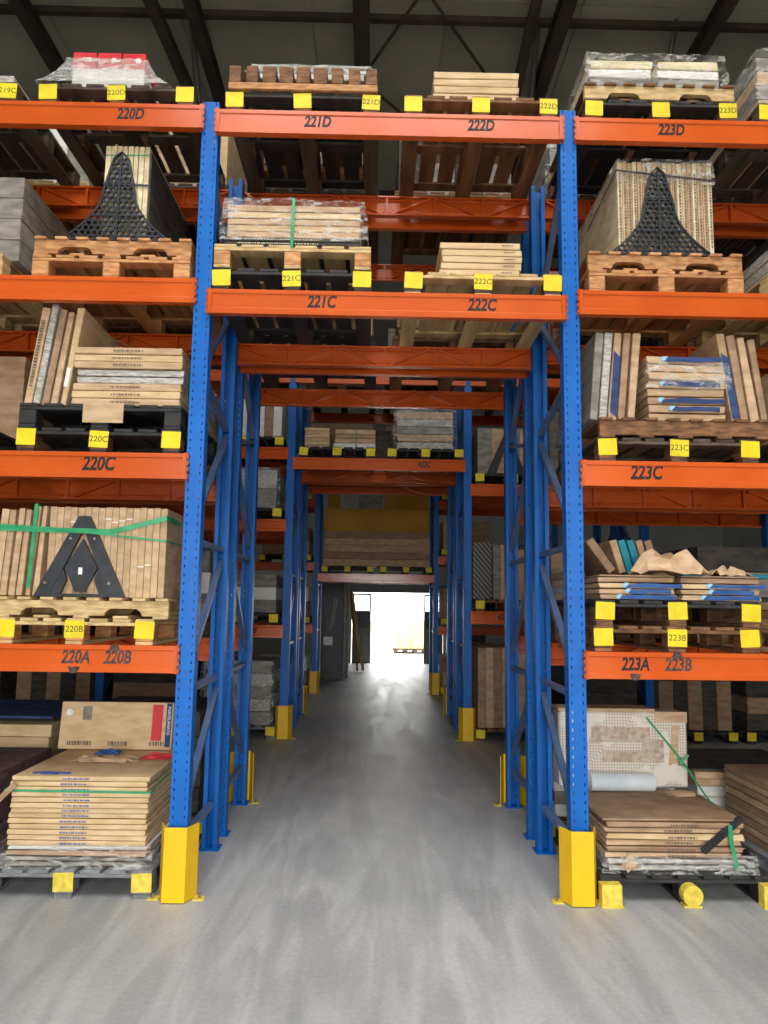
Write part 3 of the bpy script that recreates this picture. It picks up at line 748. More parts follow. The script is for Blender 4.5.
# ------------------------------------------------------------------ third level, left and right: slabs on edge with honeycomb guards
def honeycomb(xc, y_, z0, w, h, label):
    """black spire-shaped guard: flared base, narrow top, full of hexagonal holes"""
    def half(t):     # half width at relative height t
        if t > .93: return w*.075*(1-t)/.07 + .004
        if t > .55: return w*(.075 + .075*(.93-t)/.38)
        return w*(.15 + .35*((.55-t)/.55)**1.9)
    root = empty('honeycomb_guard', (xc, y_, z0), rot=(math.radians(-2),0,0)); tag(root, label, 'corner guard', 'black honeycomb guards')
    T = .02
    mb = MB(); n = 26
    for s in (-1, 1):
        for i in range(n):
            t0, t1 = i/n, (i+1)/n; a0, a1 = half(t0), half(t1); e = .013
            q = [(s*a0, t0*h), (s*a1, t1*h), (s*max(a1-e,0), t1*h), (s*max(a0-e,0), t0*h)]
            mb.prism(q, 'y', -T, 0)
    mb.box(-half(0), half(0), -T, 0, 0, .014); mb.box(-.006, .006, -T, 0, 0, h*.96); mb.box(-half(.28), half(.28), -T, 0, h*.27, h*.29); mb.box(-half(.62)*.95, half(.62)*.95, -T, 0, h*.62, h*.635)
    mb.build('rim', M['black'], root)
    hx = MB(); r = .021; i = 0; zc = .016
    row = 0
    while zc < h*.93:
        t = zc/h; x = (row % 2)*r*.9; a = half(t)
        while x < a:
            for s in ((-1,1) if x > 1e-4 else (1,)):
                vv = []; 
                for rad in (r*1.05, r*.74):
                    for y2 in (-T*.85, -T*.05):
                        for k in range(6):
                            an = math.pi/6+k*math.pi/3; X = s*x+rad*math.cos(an); Z = zc+rad*math.sin(an)
                            lim = half(min(max(Z/h,0),1)); X = max(-lim, min(lim, X)); Z = max(.001, Z); vv.append((X, y2, Z))
                ff = []
                for k in range(6):
                    k2 = (k+1) % 6
                    ff += [(k,k2,12+k2,12+k), (6+k,18+k,18+k2,6+k2), (12+k,12+k2,18+k2,18+k), (k,6+k,6+k2,k2)]
                hx.add(vv, ff)
            x += r*1.8
        zc += r*1.56; row += 1
    hx.build('honeycomb_cells', M['black'], root)
    return root
z = 3.582
block_pallet(-1.69, 0, z, 'raw pine block pallet below the left honeycomb guard', 'wood')
stringer_pallet(-1.69, 0, z+BPH, 'raw pine notched pallet carrying pale slabs, upper left', 'wood')
zz = z+BPH+SPH
edge_stack(-1.80, -1.52, .09, 1.0, zz, .66, 8, 'paleslab', 'pale slab on edge', 'behind the left honeycomb guard', G1, hj=.004)
one('cover_sheet', cbox(.006, .9, .62, M['darkgrey'], .001, 0, 0, 'cover_sheet'), (-1.512, .55, zz+.001), 'dark grey cover sheet on the right side of the pale slabs', 'sheet')
honeycomb(-1.69, .062, zz+.001, .69, .60, 'black honeycomb guard leaning on the pale slabs, upper left')
strap_path([(-1.805,.55,zz+.40),(-1.802,.087,zz+.40),(-1.51,.087,zz+.39),(-1.506,.55,zz+.34)], .014, 'dark strap around the pale slabs, upper left', 'darkstrap', n_out=[(-1,0,0),(-.7,-.7,0),(.7,-.7,0),(1,0,0)])
strap_path([(-1.80,.087,zz+.59),(-1.52,.087,zz+.595)], .006, 'thin green cord across the top of the pale slabs', 'green')
z = 3.558
block_pallet(1.72, 0, z, 'raw pine block pallet below the right honeycomb guard', 'wood')
stringer_pallet(1.72, 0, z+BPH, 'raw pine notched pallet carrying printed slabs, upper right', 'wood')
zz = z+BPH+SPH
edge_stack(1.46, 2.07, .09, 1.0, zz, .655, 19, ['paleslab','cream','tan'], 'printed slab box on edge', 'behind right honeycomb guard', G1, hj=.008, prints=(.5,'printgrey'))
honeycomb(1.71, .062, zz+.001, .68, .60, 'black honeycomb guard leaning on the printed slabs, upper right')
shell(1.45, 2.08, .08, 1.01, zz+.50, zz+.665, 'film', 'band of clear film around the printed slabs, upper right', seed=11, amp=.006)
strap_path([(1.445,.7,zz+.50),(1.45,.073,zz+.58),(2.085,.073,zz+.52),(2.09,.5,zz+.47)], .012, 'dark strap around the printed slabs, upper right', 'darkstrap', n_out=[(-1,0,0),(-.7,-.7,0),(.7,-.7,0),(1,0,0)])
# ------------------------------------------------------------------ third level, tunnel bay
z = 3.52
block_pallet(-.585, 0, z, 'black pallet with yellow marks on the beam lettered 221C', 'woodblack', markers=['','221C',''], block='wooddark')
block_pallet(-.585, -.01, z+BPH, 'pale pallet on top of the black one at 221C', 'woodpale', block='wood', nd=6)
zz = z+2*BPH
flat_stack(-1.02, -.17, .05, .95, zz, 3, .026, 'darkgrey', 'dark printed tile box', 'lower half of the wrapped stack at 221C', G1, prints=(.5,.007,'printwhite',-.1), amp=.004)
flat_stack(-1.02, -.17, .05, .95, zz+.078, 5, .043, ['tan','cream','tan','cream','tan'], 'tan tile box', 'upper half of the wrapped stack at 221C', G1, amp=.006, jit=.014)
shell(-1.03, -.14, .03, .97, zz+.05, zz+.315, 'film', 'clear film draped over the tan boxes at 221C', seed=14, amp=.016, flare=.03)
strap_path([(-.59,.6,zz+.32),(-.59,.02,zz+.32),(-.592,.008,zz+.13),(-.595,.008,zz-.06)], .018, 'green strap down the front of the stack at 221C', n_out=[(0,0,1),(0,-.7,.7),(0,-1,0),(0,-1,0)])
block_pallet(.585, 0, z, 'pale pallet with yellow marks on the beam lettered 222C', 'woodpale', markers=['','222C',''], block='wooddark')
for o in flat_stack(.315, .84, .04, .7, z+BPH, 5, .044, 'cream', 'cream tile box', 'on pallet 222C', G1, amp=.006, jit=.02):
    link('printed_line', dashes(.07, .008, 1, M['printgrey'], 2), o, (.17, -.326, .022))
# ------------------------------------------------------------------ second level, left (220C)
z = 2.503
block_pallet(-1.70, 0, z, 'black pallet with yellow marks on the beam lettered 220C', 'woodblack', markers=['','220C',''], block='woodbrown')
block_pallet(-1.70, 0, z+BPH, 'black pallet without marks, upper one at 220C', 'woodblack')
zz = z+2*BPH
flat_stack(-1.90, -1.235, .04, 1.0, zz, 3, .047, ['tan','cream','tan'], 'tan tile box', 'bottom three lying at 220C', G1, prints=(.18,.012,'printgrey',.0))
flat_stack(-1.895, -1.225, .045, 1.0, zz+.141, 2, .045, 'silver', 'silver film-wrapped tile box', 'middle of the stack at 220C', G1, amp=.01, jit=.014)
flat_stack(-1.90, -1.235, .04, 1.0, zz+.231, 3, .045, ['tan','cream','tan'], 'tan tile box', 'upper three lying at 220C', G1, prints=(.18,.012,'printgrey',.0))
lean = .11
xs = [-2.175+.053*k_ for k_ in range(5)]
for i, (xx, mk, hh, tt) in enumerate(zip(xs, ['tan','silver','brown','tan','cream'], [.63,.65,.62,.60,.63], [.051]*5)):
    o = one('tile_box', cbox(tt, .9, hh, M[mk], .004, .012, i, 'tile_box'), (xx, .53, zz+.004), '%s of five tall tile boxes leaning left of the stack at 220C' % ('leftmost','second','third','fourth','rightmost')[i], 'box', 'leaning boxes at 220C', (0, .12, 0))
    if i == 0: link('printed_line', dashes(.42, .022, 1, M['printgrey'], 3), o, (0, -.452, .33), (0, math.radians(90), 0))
    if i == 4: MB().box(-.012, .012, -.002, 0, 0, .12).build('paper_label', M['paper'], o, (.0, -.45, .12))
MB_ = MB().box(-.12, .12, -.004, 0, -.12, 0)
tag(MB_.build('cardboard_flap', M['tan'], None, (-1.68, -.004, zz+.004)), 'loose cardboard flap hanging over the black pallet at 220C', 'cardboard scrap')
strap_path([(-1.98,.35,zz+.62),(-1.86,.4,zz+.57),(-1.55,.5,zz+.46),(-1.30,.6,zz+.375)], .01, 'thin green strap running over the stack at 220C', n_out=(0,0,1))
strap_path([(-1.227,.15,zz+.24),(-1.222,.15,zz+.05)], .03, 'wide green strap on the right side of the stack at 220C', n_out=(1,0,0))
# ------------------------------------------------------------------ second level, right (223C)
block_pallet(1.76, 0, z, 'dark pallet with yellow marks on the beam lettered 223C', 'wooddark', markers=['','223C',''], block='woodbrown')
stringer_pallet(1.80, -.02, z+BPH, 'rough brown pallet, upper one at 223C', 'woodbrown', w=1.03, notch=False)
zz = z+BPH+SPH
def blueprint(o, w, h, y_, x0=0., z0=0., seed=0, mt_='navy'):
    """torn blue printed band on the front of a carton"""
    r = random.Random(seed); n = 6; top = [(-w/2+w*i/n + (0 if i else h*.9), h*(1-.25*r.random())) for i in range(n+1)]; bot = [(-w/2+w*i/n, h*.2*r.random()) for i in range(n+1)]
    mb = MB(); mb.prism(bot + top[::-1], 'y', -.0012, 0); mb.build('blue_print', M[mt_], o, (x0, y_, z0))
    mb = MB(); mb.prism([(-w/2-h*.5, h*.5), (-w/2+h*.1, 0), (-w/2+h*.75, h), (-w/2-h*.1, h)], 'y', -.0011, 0); mb.build('pale_wedge', M['lightblue'], o, (x0, y_, z0))
st = flat_stack(1.60, 2.10, .06, .95, zz, 8, .052, ['tan','tan','brown','tan','tan','cream','tan','tan'], 'torn tan tile box', 'middle stack at 223C', G1, amp=.014, jit=.016)
for i, (w_, x_) in {1: (.3,.05), 2: (.4,.03), 4: (.36,.02), 7: (.36,.04)}.items():
    blueprint(st[i], w_, .036, -.444, x_, .008, i)
shell(1.59, 2.11, .045, .5, zz+.20, zz+.36, 'film', 'torn clear film around the middle stack at 223C', seed=21, amp=.012, top=False)
for i, (xx, mk, hh, an) in enumerate([(1.325+.057*k_, mk_, .56, .09) for k_, mk_ in enumerate(('grey','silver','tan','brown','tan'))]):
    o = one('tile_box', cbox(.055, .85, hh, M[mk], .004, .01, i, 'tile_box'), (xx-.05, .5, zz+.005), '%s of five tall boxes leaning left of the stack at 223C' % ('leftmost','second','third','fourth','rightmost')[i], 'box', 'leaning boxes at 223C', (0, an, 0))
    if i == 2: 
        MB().prism([(-.02,.05),(.02,.02),(.02,.40),(-.02,.44)], 'y', -.0012, 0).build('blue_print', M['navy'], o, (0, -.4255, 0))
for i, (xx, mk, hh, an) in enumerate([(2.15+.062*k_, mk_, .57-.012*k_, -.13) for k_, mk_ in enumerate(('tan','brown','tan','brown'))]):
    o = one('tile_box', cbox(.055, .85, hh, M[mk], .004, .012, i, 'tile_box'), (xx, .5, zz+.007), '%s of four tall boxes leaning right of the stack at 223C' % ('leftmost','second','third','rightmost')[i], 'box', 'leaning boxes at 223C', (0, an, 0))
    if i == 0: MB().prism([(-.02,.02),(.022,.02),(.022,.40),(-.02,.44)], 'y', -.0012, 0).build('blue_print', M['navy'], o, (0, -.4255, 0))
# ------------------------------------------------------------------ first level, left (220B)
z = 1.385
block_pallet(-1.77, 0, z, 'worn pallet with yellow marks on the beam lettered 220A', 'woodpale', w=.9, markers=['','220B',''], block='wood')
stringer_pallet(-1.74, -.01, z+BPH, 'pine pallet with two arched notches, upper one at 220B', 'woodpale', w=1.0)
zz = z+BPH+SPH
edge_stack(-2.30, -2.02, .07, .95, zz, .54, 6, ['tan'], 'leaning tan tile box', 'left group standing at 220B', G1, amp=.012, lean=.05, hj=.03)
st = edge_stack(-1.985, -1.29, .07, .95, zz, .535, 17, ['tan'], 'upright tan tile box', 'right group standing at 220B', G1, amp=.002, hj=.006)
for i in (3,4,5,8,9,10,11,13,14):
    MB().box(-.02, .02, -.0015, 0, 0, .006).build('paper_edge', M['paper'], st[i], (0, -.44, .44 - (.27 if i in (4,13,14,5) else 0)+.01*(i%3)))
# A-shaped black bracket
root = empty('a_frame_bracket', (-1.77, .054, zz+.002), rot=(math.radians(-1.5),0,0)); tag(root, 'black A-shaped plastic bracket strapped to the boxes at 220B', 'bracket')
w_, h_ = .53, .475
def poly(pts, name, t=.025, mt_='black'): return MB().prism(pts, 'y', -t, 0).build(name, M[mt_], root)
poly([(-.265,0),(-.175,0),(0,.40),(.03,h_),(-.03,h_),(-.045,h_*.95)], 'left_limb')
poly([(.265,0),(.175,0),(0,.40),(-.03,h_),(.03,h_),(.045,h_*.95)][::-1], 'right_limb', .024)
poly([(0,.34),(-.095,.17),(-.028,.03),(.028,.03),(.095,.17)], 'centre_diamond', .02)
poly([(-.18,0),(-.12,0),(-.08,.10),(-.105,.17)], 'left_web', .02); poly([(.18,0),(.12,0),(.08,.10),(.105,.17)][::-1], 'right_web', .02)
poly([(-w_/2+.1,0),(w_/2-.1,0),(w_/2-.1,.018),(-w_/2+.1,.018)], 'foot_bar', .022)
poly([(-.012,.13),(.01,.13),(.01,.17),(-.012,.17)], 'paper_label', .0265, 'paper')
for sx, sz in ((-.07,.34),(.07,.34),(-.2,.08),(.17,.08)):
    mb = MB(); mb.tube((sx,-.025,sz),(sx,-.031,sz),.008,8); mb.build('rivet', M['bolt'], root)
strap_path([(-2.33,.03,zz+.40),(-1.95,.03,zz+.39),(-1.6,.03,zz+.385),(-1.285,.04,zz+.47),(-1.27,.3,zz+.46)], .03, 'wide green strap rising right across the boxes at 220B', n_out=[(0,-1,0),(0,-1,0),(0,-1,0),(.6,-.8,0),(1,0,0)])
strap_path([(-2.33,.027,zz+.42),(-1.95,.027,zz+.40),(-1.5,.027,zz+.355),(-1.28,.035,zz+.335),(-1.265,.3,zz+.33)], .012, 'narrow green strap falling right across the boxes at 220B', n_out=[(0,-1,0),(0,-1,0),(0,-1,0),(.6,-.8,0),(1,0,0)])
strap_path([(-2.06,.3,zz+.545),(-2.06,.055,zz+.545),(-2.065,.05,zz+.3),(-2.075,.05,zz+.05)], .022, 'vertical green strap over the left boxes at 220B', n_out=[(0,0,1),(0,-.7,.7),(0,-1,0),(0,-1,0)])
# ------------------------------------------------------------------ first level, right (223B)
block_pallet(1.71, 0, z, 'grey-brown pallet with yellow marks on the beam lettered 223A', 'woodbrown', markers=['','223B',''])
block_pallet(1.72, 0, z+BPH, 'black topped pallet with yellow marks, upper one at 223B', 'woodbrown', board='woodblack', markers=['','',''])
zz = z+2*BPH
for s, xa, xb, q in (('left',1.27,1.745,0), ('right',1.755,2.245,3)):
    st = flat_stack(xa, xb, .04, .85, zz, 4, .034, ['tan','tan','cream','brown'], 'blue and tan tile box', '%s pile at 223B' % s, G1, amp=.012, jit=.012)
    for i in (0,1,2): blueprint(st[i], .34 if i != 1 else .26, .031, -.404, .05+.02*i, .003, i+q, 'bluecard')
    MB().box(xa-.005, xb+.0, .03, .8, 0, .012)
    one('loose_sheet', cbox(xb-xa-.02, .8, .012, M['brown'], .003, .01, 2, 'loose_sheet'), ((xa+xb)/2, .45, zz+.1375), 'loose cardboard sheet on top of the %s pile at 223B' % s, 'cardboard sheet')
flat_stack(.98+.22, 1.245, .35, .95, zz, 5, .045, ['tan','silver','tan','brown','tan'], 'side tile box', 'behind the right front post at 223B', G1)
zt = zz+.151
crumple(1.74, .18, zt, .46, .34, .24, 'tan', 'large crumpled cardboard heap on the piles at 223B', 4)
crumple(2.10, .22, zt, .26, .3, .08, 'tan', 'smaller crumpled cardboard on the right pile at 223B', 9)
for i, (dx, mk) in enumerate([(0,'tan'),(.055,'teal'),(.11,'teal'),(.165,'tan'),(.22,'brown')]):
    one('tile_box', cbox(.05, .5, .22, M[mk], .004, .008, i, 'tile_box'), (1.53+dx, .62, zt+.012+.012), '%s of five short boxes leaning on the piles at 223B' % ('leftmost tan','teal-printed second','teal-printed third','fourth tan','rightmost brown')[i], 'box', 'short leaning boxes at 223B', (0, -.28, 0))
one('tile_box', cbox(.06, .5, .25, M['brown'], .004, .01, 1, 'tile_box'), (1.46, .6, zt+.03), 'brown box tipped far left beside the teal boxes at 223B', 'box', None, (0, -.62, 0))
one('teal_box', cbox(.6, .16, .03, M['teal'], .004, .004, 1, 'tile_box'), (2.25, .6, zt+.006), 'flat teal box at the far right of 223B', 'box', None, (0,.0,.1))
# ------------------------------------------------------------------ floor, left
block_pallet(-1.75, 0.02, 0, 'grey floor pallet under the cream boxes, left of the tunnel', 'woodgrey', markers=[None,'',''], mmat='markerold', w=.97, block='woodgrey')
zz = BPH
st = flat_stack(-2.13, -1.295, .06, .92, zz, 2, .028, 'grey', 'torn grey tile box', 'bottom of the left floor stack', G1, amp=.02, jit=.02)
st += flat_stack(-2.12, -1.30, .06, .92, zz+.056, 2, .028, ['brown','paper'], 'creased tile box', 'lower part of left floor stack', G1, amp=.014, jit=.02)
st += flat_stack(-2.11, -1.31, .06, .92, zz+.112, 13, .0292, 'cream', 'cream tile box', 'left floor stack', G1, amp=.006, jit=.016, prints=(.15,.009,'printblue',-.02))
zt = zz+.112+13*.0292+.001
strap_path([(-2.13,.3,zt-.075),(-2.122,.045,zt-.075),(-1.30,.045,zt-.08),(-1.295,.4,zt-.045)], .012, 'green strap around the cream floor stack left of the tunnel', n_out=[(-1,0,0),(-.7,-.7,0),(.7,-.7,0),(1,0,0)])
tag(MB().bar((-.07,0,-.07),(.05,0,.05),.012,.03).build('wood_splinter', M['brown'], None, (-2.105, .028, zt-.085)), 'short wooden splinter stuck under the green strap, left floor stack', 'wood scrap')
crumple(-1.72, .52, zt, .42, .2, .045, 'tan', 'crumpled torn carton piece on the left floor stack', 31)
crumple(-1.70, .50, zt+.042, .16, .09, .035, 'bluecard', 'crumpled blue printed scrap on the left floor stack', 33)
crumple(-1.42, .6, zt, .2, .12, .04, 'redprint', 'crumpled red printed scrap on the left floor stack', 35)
crumple(-1.9, .14, zt, .22, .06, .006, 'bluecard', 'flat blue scrap at the front edge of the left floor stack', 37, n=4)
shell(-2.15, -1.275, .035, .945, zz+.003, zz+.125, 'film', 'torn clear film around the bottom boxes of the left floor stack', seed=71, amp=.014, top=False)
# standing carton leaning at the back
root = empty('display_carton', (-1.78, .86, zt+.001), rot=(math.radians(-6),0,0)); tag(root, 'tall tan carton with red stripe standing on the left floor stack', 'box')
link('carton_body', cbox(.76, .05, .31, M['cream'], .004, .004, 2, 'carton_body'), root)
MB().box(-.035, .035, -.0015, 0, .06, .295).build('red_stripe', M['redprint'], root, (.275, -.0255, 0))
MB().box(-.018, .018, -.0015, 0, .02, .305).build('navy_stripe', M['navy'], root, (.352, -.0255, 0))
link('lettering', text_mesh('PORCELANATO', .026, M['paper'], .01, 0), root, (.352, -.0275, .19), (0, math.radians(90), 0))
mb = MB(); mb.tube((0,0,0),(0,-.0015,0),.022,14); mb.build('paper_dot', M['paper'], root, (-.32, -.0255, .24))
mb = MB(); mb.box(-.03,.03,-.001,0,0,.09); mb.build('grey_patch', M['grey'], root, (-.2, -.0255, .19))
for i in range(3): link('printed_line', dashes(.16-.03*i, .03, 1, M['printgrey'], 7+i), root, (-.24+.26*i, -.0262, .04))
# ------------------------------------------------------------------ floor, right
block_pallet(1.735, 0.02, 0, 'dark floor pallet with yellow feet, right of the tunnel', 'woodblack', markers=None, w=.99)
for i, xx in enumerate((1.285, 1.735, 2.185)):
    root = empty('yellow_foot', (xx, .0, 0)); 
    if i == 1:
        mb = MB(); mb.tube((0,-.045,.062),(0,.018,.062),.056,16); mb.build('rounded_block', M['markerold'], root); MB().box(-.05,.05,-.04,.018,0,.012).build('foot_plate', M['markerold'], root)
    else:
        MB().box(-.056,.056,-.045,.018,.012,.118).build('block_face', M['markerold'], root); MB().box(-.062,.062,-.055,.018,0,.012).build('foot_plate', M['markerold'], root)
    tag(root, ('square yellow foot block at the left of right floor pallet','rounded yellow foot block at the middle of right floor pallet','square yellow foot block at the right of right floor pallet')[i], 'foot block', 'yellow foot blocks')
zz = BPH
flat_stack(1.29, 2.12, .07, .80, zz, 2, .034, 'silver', 'silver film-wrapped tile box', 'bottom of right floor stack', G1, amp=.02, jit=.016)
flat_stack(1.27, 2.10, .07, .80, zz+.068, 6, .034, ['tan','brown','tan','cream'], 'torn tan tile box', 'upper part of right floor stack', G1, amp=.016, jit=.03, prints=(.16,.012,'printgrey',.05))
zt = zz+.068+6*.034+.001
shell(1.262, 2.148, .045, .825, zz+.003, zz+.10, 'film', 'torn clear film around the bottom boxes of the right floor stack', seed=73, amp=.014, top=False)
one('top_sheet', cbox(.82, .70, .012, M['brown'], .003, .004, 1, 'top_sheet'), (1.69, .44, zt), 'plain brown cardboard sheet covering the right floor stack', 'cardboard sheet')
zt += .013
root = empty('film_wrapped_carton', (1.655, .93, zt)); tag(root, 'white film-wrapped carton standing at the back of right floor stack', 'box')
link('carton_body', cbox(.88, .22, .50, M['lattice'], .012, .008, 1, 'carton_body'), root)
MB().box(-.11,.11,-.002,0,0,.07).build('cardboard_corner', M['tan'], root, (.325, -.1115, .435)); MB().prism([(-.03,0),(.03,.02),(.05,.26),(0,.26)], 'y', -.002, 0).build('torn_strip', M['tan'], root, (.33, -.1115, .15))
MB().box(-.42,.24,-.1,.1,.0,.02).build('top_flap', M['tan'], root, (-.02, 0, .501))
for i, (xx_, w2, zz_, h2) in enumerate(((-.02,.4,.30,.1),(.06,.42,.17,.07),(.2,.14,.23,.09))):
    MB().box(-w2/2,w2/2,-.0012-.0006*i,0,0,h2).build('brown_patch', mat('lattice_tan_print', srgb(172,148,128), srgb(204,188,170), .5, scale=30), root, (xx_, -.1115, zz_))
mb = MB(); mb.tube((-.21,0,0),(.21,0,0),.058,24); o = mb.build('plastic_roll', M['tube'], None, (1.605, .735, zt+.059)); tag(o, 'pale plastic film roll lying on the right floor stack', 'roll')
crumple(1.98, .66, zt, .24, .12, .03, 'tan', 'torn cardboard strip beside the plastic roll', 41, n=5)
sk = strap_path([tuple(at(646,717,.81)),tuple(at(680,758,.80)),tuple(at(705,795,.6)),tuple(at(728,822,.15)),tuple(at(730,840,.05))], .012, 'slack green strap running down over the right floor stack', n_out=(0,-1,0))
strap_path([(2.0,.055,zt-.02),(2.0,.05,zt-.1),(2.03,.05,zz+.02)], .024, 'green strap end hanging at the front of right floor stack', n_out=(0,-1,0))
MB().bar((-.03,0,-.02),(.03,-.02,.05),.02,.012).bar((-.03,0,.02),(.02,-.02,-.03),.015,.012).build('knot', M['green'], sk, Vector(at(683,762,.79))-sk.location)
o = MB().bar((-.13,-.02,-.075),(.13,.06,.085),.03,.03).build('metal_bar', M['black'], None, (1.955, .04, zt-.08)); tag(o, 'dark grey square bar leaning across right floor stack', 'bar')
crumple(1.42, .058, zz+.005, .12, .02, .09, 'tan', 'torn carton flap hanging at the front of right floor stack', 45, n=4)
# ------------------------------------------------------------------ neighbours cut by the frame (front row)
for bn, xc, zl in (('left', -2.83, LV[('left',1)]), ('right', 2.83, LV[('right',1)])):
    side = bn
    for ln, zz in [('floor', 0.)] + list(zl.items()):
        wood = {'floor': 'woodgrey', 'first': 'woodpale', 'second': 'woodblack', 'third': 'woodpale', 'top': 'wooddark'}[ln]
        block_pallet(xc, .0, zz, '%s pallet at the %s picture edge, %s level, front row' % (wood.replace('wood','')+' wooden', side, ln), wood, markers=['','','219C'] if ln == 'top' and bn == 'left' else ['','',''] if ln in ('top','second') else None)
        zb = zz+BPH
        if bn == 'left':
            if ln == 'floor': flat_stack(-3.25, -2.24, .15, 1.0, zb, 3, .16, 'purple', 'mauve film-covered carton', 'floor at the left edge', G1, amp=.02)
            if ln == 'first': edge_stack(-3.25, -2.4, .05, .95, zb, .6, 4, 'tan', 'upright box', 'first level, left edge', G1)
            if ln == 'second': flat_stack(-3.2, -2.33, .35, 1.0, zb, 1, .55, 'brown', 'big brown carton', 'second level at the left edge', None)
            if ln == 'third': flat_stack(-3.25, -2.30, .1, 1.0, zb, 4, .14, 'grey', 'speckled grey carton', 'third level at the left edge', G1)
            if ln == 'top': flat_stack(-3.2, -2.42, .1, 1.0, zb, 2, .06, 'silver', 'wrapped carton', 'top level at the left edge', G1)
        else:
            if ln == 'floor': flat_stack(2.40, 3.3, .05, 1.0, zb, 9, .047, ['brown','tan'], 'brown tile box', 'floor at the right edge', G1, amp=.012)
            if ln == 'first': flat_stack(2.38, 3.3, .05, 1.0, zb+.0, 3, .05, ['tan','brown'], 'tan tile box', 'first level at the right edge', G1)
            if ln == 'second': edge_stack(2.46, 3.25, .15, .95, zb, .5, 5, ['tan','brown'], 'upright box', 'second level, right edge', G1)
            if ln == 'third': flat_stack(2.42, 3.3, .1, 1.0, zb, 3, .07, 'silver', 'silver wrapped box', 'third level at the right edge', G1)
            if ln == 'top':
                flat_stack(2.40, 3.3, .1, 1.0, zb, 4, .1, ['tan','grey'], 'film-wrapped box', 'top level at the right edge', G1)
                shell(2.37, 3.33, .06, 1.04, zb+.002, zb+.43, 'film', 'stretch film around the boxes at the top right corner', seed=51, amp=.012)
# ------------------------------------------------------------------ rows behind
GB = 'boxes on the racks behind'
kinds = ['flat', 'edge', 'wrap', 'flat', 'block', 'edge']
palettes = [['tan','brown'], ['grey','white'], ['brown'], ['tan','cream'], ['darkgrey','grey']]
woods = ['woodblack','woodbrown','wooddark','woodpale']
def generic(r, bn, ln, zl, slot, kind=None, mats=None, wood=None, hmax=.6, marks=True, n=None, fill=1.):
    y0, dep, rn = ROWS[r]; xc = BAYS[bn] + (-.54 if slot == 'left' else .54)
    yy = y0+.0 if r in (1,3,5) else y0-.05
    pl = '%s pallet, %s bay, %s level, %s' % (slot, bn, ln, rn)
    wood = wood or R_.choice(woods)
    block_pallet(xc, yy, zl, '%s %s' % ({'woodblack':'black','woodbrown':'brown','wooddark':'dark','woodpale':'pale','woodgrey':'grey'}[wood], pl), wood, d=1.0, markers=['','',''] if marks else None)
    zb = zl+BPH; kind = kind or (R_.choice(kinds) if r in (2,3) else 'block'); mats = mats or R_.choice(palettes)
    h = hmax*R_.uniform(.75,1.); w = .9*fill
    x0, x1 = xc-w/2, xc+w/2
    if kind == 'flat':
        n = n or (R_.randint(3,5) if r in (2,3) else 2); flat_stack(x0, x1, yy+.06, yy+.96, zb, n, h/n, mats, mats[0]+' carton', pl, GB, amp=.01, jit=.02, name='carton')
    elif kind == 'edge':
        n = n or (R_.randint(4,6) if r in (2,3) else 3); edge_stack(x0, x1, yy+.06, yy+.96, zb, h, n, mats, mats[0]+' upright carton', pl, GB, name='carton')
    elif kind == 'wrap':
        n = n or 4; flat_stack(x0+.02, x1-.02, yy+.08, yy+.94, zb, n, h/n, ['grey','silver'], 'wrapped carton', pl, GB, amp=.02, jit=.02, name='carton')
        shell(x0, x1, yy+.06, yy+.96, zb+.002, zb+h+.012, 'film', 'film hood, '+pl, seed=R_.randint(1,999), amp=.012, group='film hoods behind')
    else:
        n = 2; flat_stack(x0, x1, yy+.06, yy+.96, zb, n, h/n, mats, 'large '+mats[0]+' carton', pl, GB, amp=.008, name='carton')
SPEC = {
 (3,'tunnel','third','left'): None, (3,'tunnel','third','right'): None,
 (3,'left','second','right'): ('wrap', ['grey'], 'woodblack', .53, 2), (3,'left','first','right'): ('flat', ['grey','white'], 'woodblack', .55, 3), (3,'left','floor','right'): ('wrap', ['grey'], 'woodgrey', .85, 5),
 (3,'left','third','right'): ('edge', ['brown','white'], 'woodblack', .5, 8),
 (3,'right','floor','left'): ('edge', ['brown','tan'], 'woodbrown', 1.02, 9), (3,'right','second','left'): ('edge', ['grey','tan'], 'woodblack', .66, 5),
 (3,'right','first','left'): None,
 (3,'far right','floor','left'): ('edge', ['brown','darkgrey'], 'woodblack', .7, 5), (3,'far right','floor','right'): ('flat', ['darkgrey','brown'], 'woodblack', .8, 4), (3,'right','floor','right'): ('block', ['darkgrey'], 'woodblack', .9, 2),  # dark carton colours stand in for the shade deep in these bays
 (3,'far left','floor','left'): ('flat', ['darkgrey'], 'woodblack', .7, 4), (3,'far left','floor','right'): ('edge', ['brown','darkgrey'], 'woodblack', .8, 5), (3,'left','floor','left'): ('flat', ['darkgrey','brown'], 'woodblack', .9, 4),  # left side likewise: shade put into the carton colours
 (2,'left','floor','left'): ('flat', ['cream'], 'woodbrown', .53, 7), (2,'left','floor','right'): ('flat', ['darkgrey'], 'wooddark', .75, 4), (2,'right','floor','left'): ('flat', ['white','grey'], 'woodbrown', .36, 4),
}
